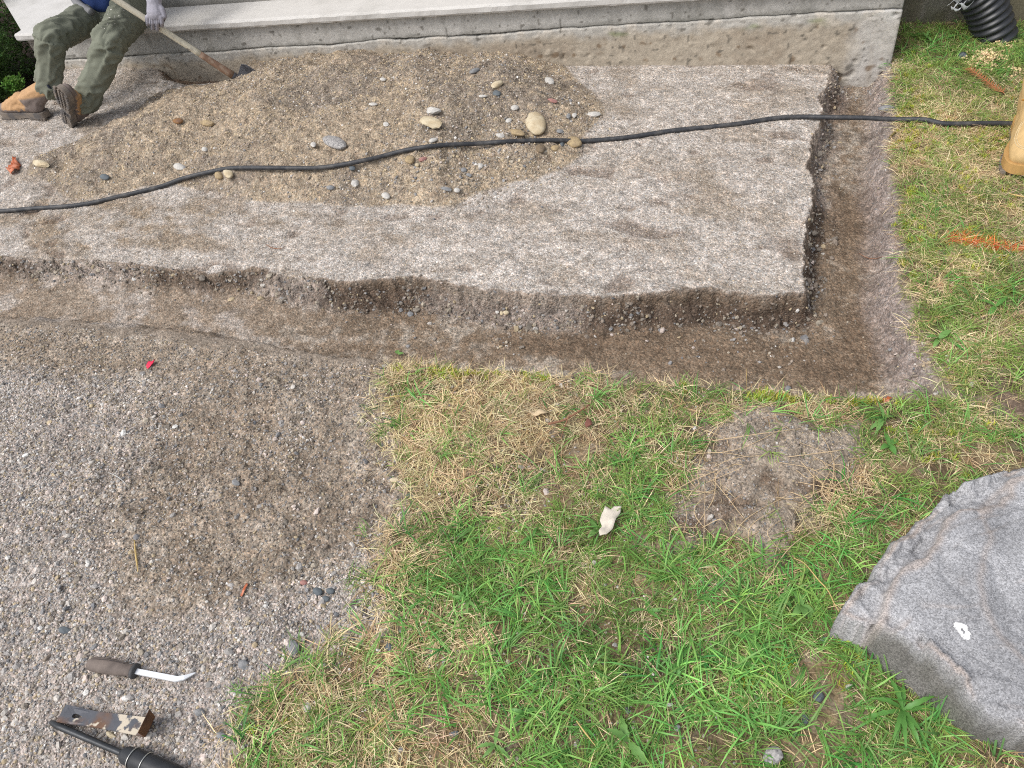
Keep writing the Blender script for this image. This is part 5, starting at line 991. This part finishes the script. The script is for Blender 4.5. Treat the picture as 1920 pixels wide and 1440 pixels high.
tube('socket', np.array([hb-dirh*.02, hb+dirh*.015, hb+dirh*.03])-L0, [.017,.02,.015], dk, MT, 12)
pts4 = [Q(445,142,hb[1]-.03),Q(474,154,hb[1]-.05),Q(497,151,hb[1]-.07),Q(482,134,hb[1]-.05),Q(462,121,hb[1]-.02),Q(452,120,hb[1]-.01)]; bm = bmesh.new(); nrm = np.cross(pts4[1]-pts4[0],pts4[3]-pts4[0]); nrm /= np.linalg.norm(nrm)
bv_ = [bm.verts.new(tuple(p_-L0)) for p_ in pts4]; f = bm.faces.new(bv_); bmesh.ops.solidify(bm, geom=[f], thickness=.006); bm_obj('blade', bm, dk, MT, bevel=.0015)
# glove on the handle
gm = material('grey_knit_glove', attr='Col', rough=.85, bump=.0008, bscale=260)
tg = None; hp = np.array(W); ii = int(np.argmin([abs(proj(q_)[0]-292) for q_ in hp])); gc = hp[ii]; u = dirh; up = np.array([0,0,1.]); side = np.cross(u,up); side /= np.linalg.norm(side)
if side[1] > 0: side = -side       # towards the camera
prt = []; wr = Q(289,5,gc[1]-.01); pc_ = Q(290,26,gc[1]-.035)
prt += [(Q(290,-25,gc[1]+.03),wr,.036,.032),(wr,pc_,(.032,.028,.03),(.040,.024,.032))]
for k,(bx,tx,ty,dz) in enumerate([(276,277,46,0),(285,286,53,0),(294,295,54,0),(302,304,48,0)]):
    k0 = Q(bx,32,gc[1]-.040); k1 = Q((bx+tx)/2,42,gc[1]-.045); k2 = Q(tx,ty,gc[1]-.022); k3 = Q(tx,ty-1,gc[1]+.012); r0 = .0115 if k not in (0,3) else .0105
    prt += [(pc_*.5+k0*.5,k0,.014,r0),(k0,k1,r0,r0*.95),(k1,k2,r0*.95,r0*.85),(k2,k3,r0*.85,r0*.75)]
t0, t1, t2 = Q(304,18,gc[1]-.02), Q(308,30,gc[1]-.03), Q(304,40,gc[1]-.012); prt += [(wr,t0,.02,.014),(t0,t1,.014,.012),(t1,t2,.012,.010)]
def gcol(co):
    px_, py_ = proj(co); c_ = np.tile(alb(168,166,176),(len(co),1)); m_ = ss(30,40,py_)*(np.abs(((px_-281)/8.8)%1-.0) < .22); m_ = np.maximum(m_, ss(.004,.016,co[:,1]-(gc[1]-.030))*ss(14,22,py_)); return mixc(c_, alb(70,70,78), m_*.9)
body('glove', prt, gm, PERSON, .0028, 3, cols=gcol, loc=PO)
# second glove, higher on the handle
g2 = hp[1]; prt = [(gripL,g2+np.array([-.01,-.02,.03]),.034,.036)]
for k in range(4):
    o_ = u*(.022*k-.033); prt += [(g2+o_+np.array([-.01,-.03,.03]),g2+o_+np.array([.0,-.034,-.005]),.012,.011),(g2+o_+np.array([0,-.034,-.005]),g2+o_+np.array([.01,.0,-.024]),.011,.0095),(g2+o_+np.array([.01,.0,-.024]),g2+o_+np.array([.01,.022,-.008]),.0095,.009)]
prt += [(g2+np.array([-.01,.0,.04]),g2+u*.03+np.array([.0,.03,.02]),.015,.011),(g2+u*.03+np.array([.0,.03,.02]),g2+u*.045+np.array([.0,.012,-.012]),.011,.010)]
body('glove', prt, gm, PERSON, .004, 3, cols=lambda co: np.tile(alb(168,166,176),(len(co),1)), loc=PO)
# boots -------------------------------------------------------------
tanl = material('tan_leather', attr='Col', noise=.12, nscale=40, rough=.7, bump=.0006, bscale=150)
solem = material('dusty_sole', col=tuple(alb(132,122,112)), col2=tuple(alb(104,100,98)), cscale=18, noise=.2, nscale=60, rough=.9, bump=.001, bscale=120)
lacem = material('orange_lace', col=tuple(alb(206,142,56)), rough=.7)
collm = material('navy_collar', col=tuple(alb(52,56,68)), rough=.8)
def sole_outline(s=1.0, L1=.30):
    pts = [(-.02,0),(-.015,.024),(.01,.034),(.06,.033),(.11,.031),(.17,.042),(.215,.047),(.25,.042),(.272,.026),(.28,0),(.272,-.024),(.25,-.038),(.21,-.043),(.16,-.036),(.11,-.027),(.06,-.031),(.01,-.033),(-.015,-.024)]
    return [(a*s*L1/.30,b*s) for a,b in spline(np.array(pts+[pts[0]]),3)[:-1]]
def boot(Mw, hem=None, tall=True, moc=False, c_up=(196,156,114), dirty=(112,108,110), name='boot', parent=None, label=None):
    B = empty(name); B.parent = parent
    B.matrix_basis = (Matrix.Translation(Vector(parent.location)).inverted() @ Mw) if parent else Mw
    if label: B['label'] = label
    z = .026
    prts = [((.015,0,z+.035),(.12,0,z+.04),.034,.036),((.12,0,z+.035),(.205,.003,z+.026),(.036,.037,.034),(.04,.042,.032)),((.205,.003,z+.026),(.243,0,z+.020),(.04,.042,.031),(.034,.034,.026)),((.03,0,z+.05),(.10,0,z+.075),.036,.032),((.10,0,z+.07),(.19,.002,z+.035),.032,.034),((.025,0,z+.05),(.03,0,z+.13),.038,.044),((.09,0,z+.075),(.04,0,z+.13),.033,.046)]
    if tall: prts.append(((.03,0,z+.12),(.025,0,z+.165),.045,.050))
    ctr = np.array([.028,0,z+.178]); axd = np.array([0,0,1.])
    if hem is not None:
        hl_ = Mw.inverted() @ Vector(hem); hl_ = np.array(hl_); an_ = np.array([.04,0,z+.075]); axd = hl_-an_; ln_ = np.linalg.norm(axd); axd = axd/ln_; L9 = min(ln_+.0,.12); prts[-1] = (an_, an_+axd*L9, .044, .047); prts[-2] = (np.array([.09,0,z+.06]), an_+axd*L9*.8, .034,.040); prts[-3] = (np.array([.025,0,z+.045]), an_+axd*L9*.8, .037,.042); ctr = an_+axd*(L9+.035)
    e1 = np.cross(axd,[0,1.,0]); e1 /= np.linalg.norm(e1); e2 = np.cross(axd,e1)
    def bc(co):
        c_ = np.tile(alb(*c_up),(len(co),1)); n_ = n3(co,60,11)*.01
        if moc: return c_*(1+.06*n3(co,90,12)[:,None])
        m_ = np.maximum(ss(z+.030,z+.022,co[:,2]+n_), np.maximum(ss(.212,.232,co[:,0]+n_)*ss(z+.055,z+.04,co[:,2]), ss(.075,.055,co[:,0]+n_)*ss(z+.095,z+.08,co[:,2])*1.0)); c_ = mixc(c_, alb(*dirty), m_*.85); return c_*(1+.08*n3(co,90,12)[:,None])
    up_ = body('upper', prts, tanl, B, .004, 4, lambda co: .0012*n3(co,70,13), cols=bc)
    bm = bmesh.new(); o2 = sole_outline(); b0_ = [bm.verts.new((a,b,.008)) for a,b in o2]; b1_ = [bm.verts.new((a*1.0,b*1.03,z+.010)) for a,b in o2]; bm.faces.new(b0_[::-1]); bm.faces.new(b1_)
    for i in range(len(o2)): j = (i+1)%len(o2); bm.faces.new((b0_[i],b0_[j],b1_[j],b1_[i]))
    bm_obj('sole', bm, material('tan_welt', col=tuple(alb(196,156,98)), noise=.15, nscale=50, rough=.8) if moc else solem, B, bevel=.0015)
    bm = bmesh.new(); k = 0
    for xx in np.arange(-.012,.275,.017):
        if .085 < xx < .115: continue
        ys_ = [p[1] for p in o2 if abs(p[0]-xx) < .012]
        if not ys_: continue
        wm = max(abs(min(ys_)),max(ys_))
        for s in (-1,1):
            box_bm(bm, (xx, s*(wm-.009), .0035), (.012,.016,.011), Matrix.Rotation(s*.25,3,'Z')); 
            if wm > .028: box_bm(bm, (xx+.004, s*.010, .004), (.011,.013,.010), Matrix.Rotation(s*.6,3,'Z'))
    bm_obj('tread_lugs', bm, solem, B, bevel=.001, seg=1)
    if tall:
        tube('collar', [tuple(ctr+e1*.046*math.cos(a)+e2*.046*math.sin(a)) for a in np.linspace(0,6.283,25)[:-1]], .008, collm, B, 8, False, closed=True)
    for i in range(6):
        t = i/5; q0 = np.array([.155,0,z+.072]); q1 = np.array([.082,0,z+.152]) if hem is None else ctr-axd*.05+np.array([1,0,0])*.046; qq = q0*(1-t)+q1*t; xx, zz = qq[0], qq[2]; ww = .020; sg = 1 if i % 2 else -1
        tube('lace', [(xx-.004,-ww,zz-.006),(xx+.008,-ww*.4,zz+.006),(xx+.010,ww*.4,zz+.006),(xx-.002,ww,zz-.004)], .0022, lacem, B, 6)
    for dxx, s in (((0,1),(0,-1)) if hem is None else ()): tube('lace', spline(np.array([(.09,0,z+.155),(.115,s*.014,z+.150),(.125,s*.03,z+.12),(.10,s*.036,z+.105)]),4), .002, lacem, B, 6)
    return B
def frame(o, X, Z, s=1):
    X = Vector(X).normalized(); Z = Vector(Z); Z = (Z-X*Z.dot(X)).normalized(); Yv = Z.cross(X); return Matrix(((X.x*s,Yv.x*s,Z.x*s,o[0]),(X.y*s,Yv.y*s,Z.y*s,o[1]),(X.z*s,Yv.z*s,Z.z*s,o[2]),(0,0,0,1)))
hl = T(88,222); tl = T(4,216); hl[2] = hz1(hl[0],hl[1])+.004; tl[2] = hl[2]+.006
boot(frame(hl, tl-hl, (0,0,1), np.linalg.norm(tl-hl)/.275*.90), hem=hemL, parent=PERSON, label='tan work boot planted sideways, toe at the left edge')
hr = Q(126,232,2.72); hr[2] = max(hr[2], hz1(hr[0],hr[1])+.02); tr_ = Q(113,178,2.66); sn = np.array([0,0,HC])-hr; sn /= np.linalg.norm(sn); 
boot(frame(hr, tr_-hr, np.array([.42,.68,.25]), .92), hem=hemR, parent=PERSON, label='tan work boot tipped back on its heel, sole towards the viewer')
# second person's moccasin boot at the right edge
b0 = G(1915,332,0.0)
h2 = G(1926,190,.012); t2_ = G(1906,330,.012)
MB = boot(frame(t2_-(t2_-h2)/np.linalg.norm(t2_-h2)*.33, t2_-h2, (0,0,1), 1.22), tall=True, moc=True, c_up=(208,176,124), name='leather_boot'); 
from mathutils.bvhtree import BVHTree
um = [c_ for c_ in MB.children if c_.name.startswith('upper')][0].data; btu = BVHTree.FromPolygons([v.co.copy() for v in um.vertices],[tuple(p_.vertices) for p_ in um.polygons])
for rx_, ry_ in ((.052,.026),(.057,.030)):
    q = []
    for a_ in np.linspace(-2.3,2.3,40):
        h_ = btu.ray_cast(Vector((.196+rx_*math.cos(a_), ry_*math.sin(a_), .5)), Vector((0,0,-1)))
        if h_[0]: q.append(np.array(h_[0])+np.array([0,0,.0008]))
    tube('stitching', q, .0010, material('pale_thread', col=(.62,.5,.3)), MB, 5)
tag(MB, 'golden tan leather boot standing on the lawn at the right edge', 'boot')
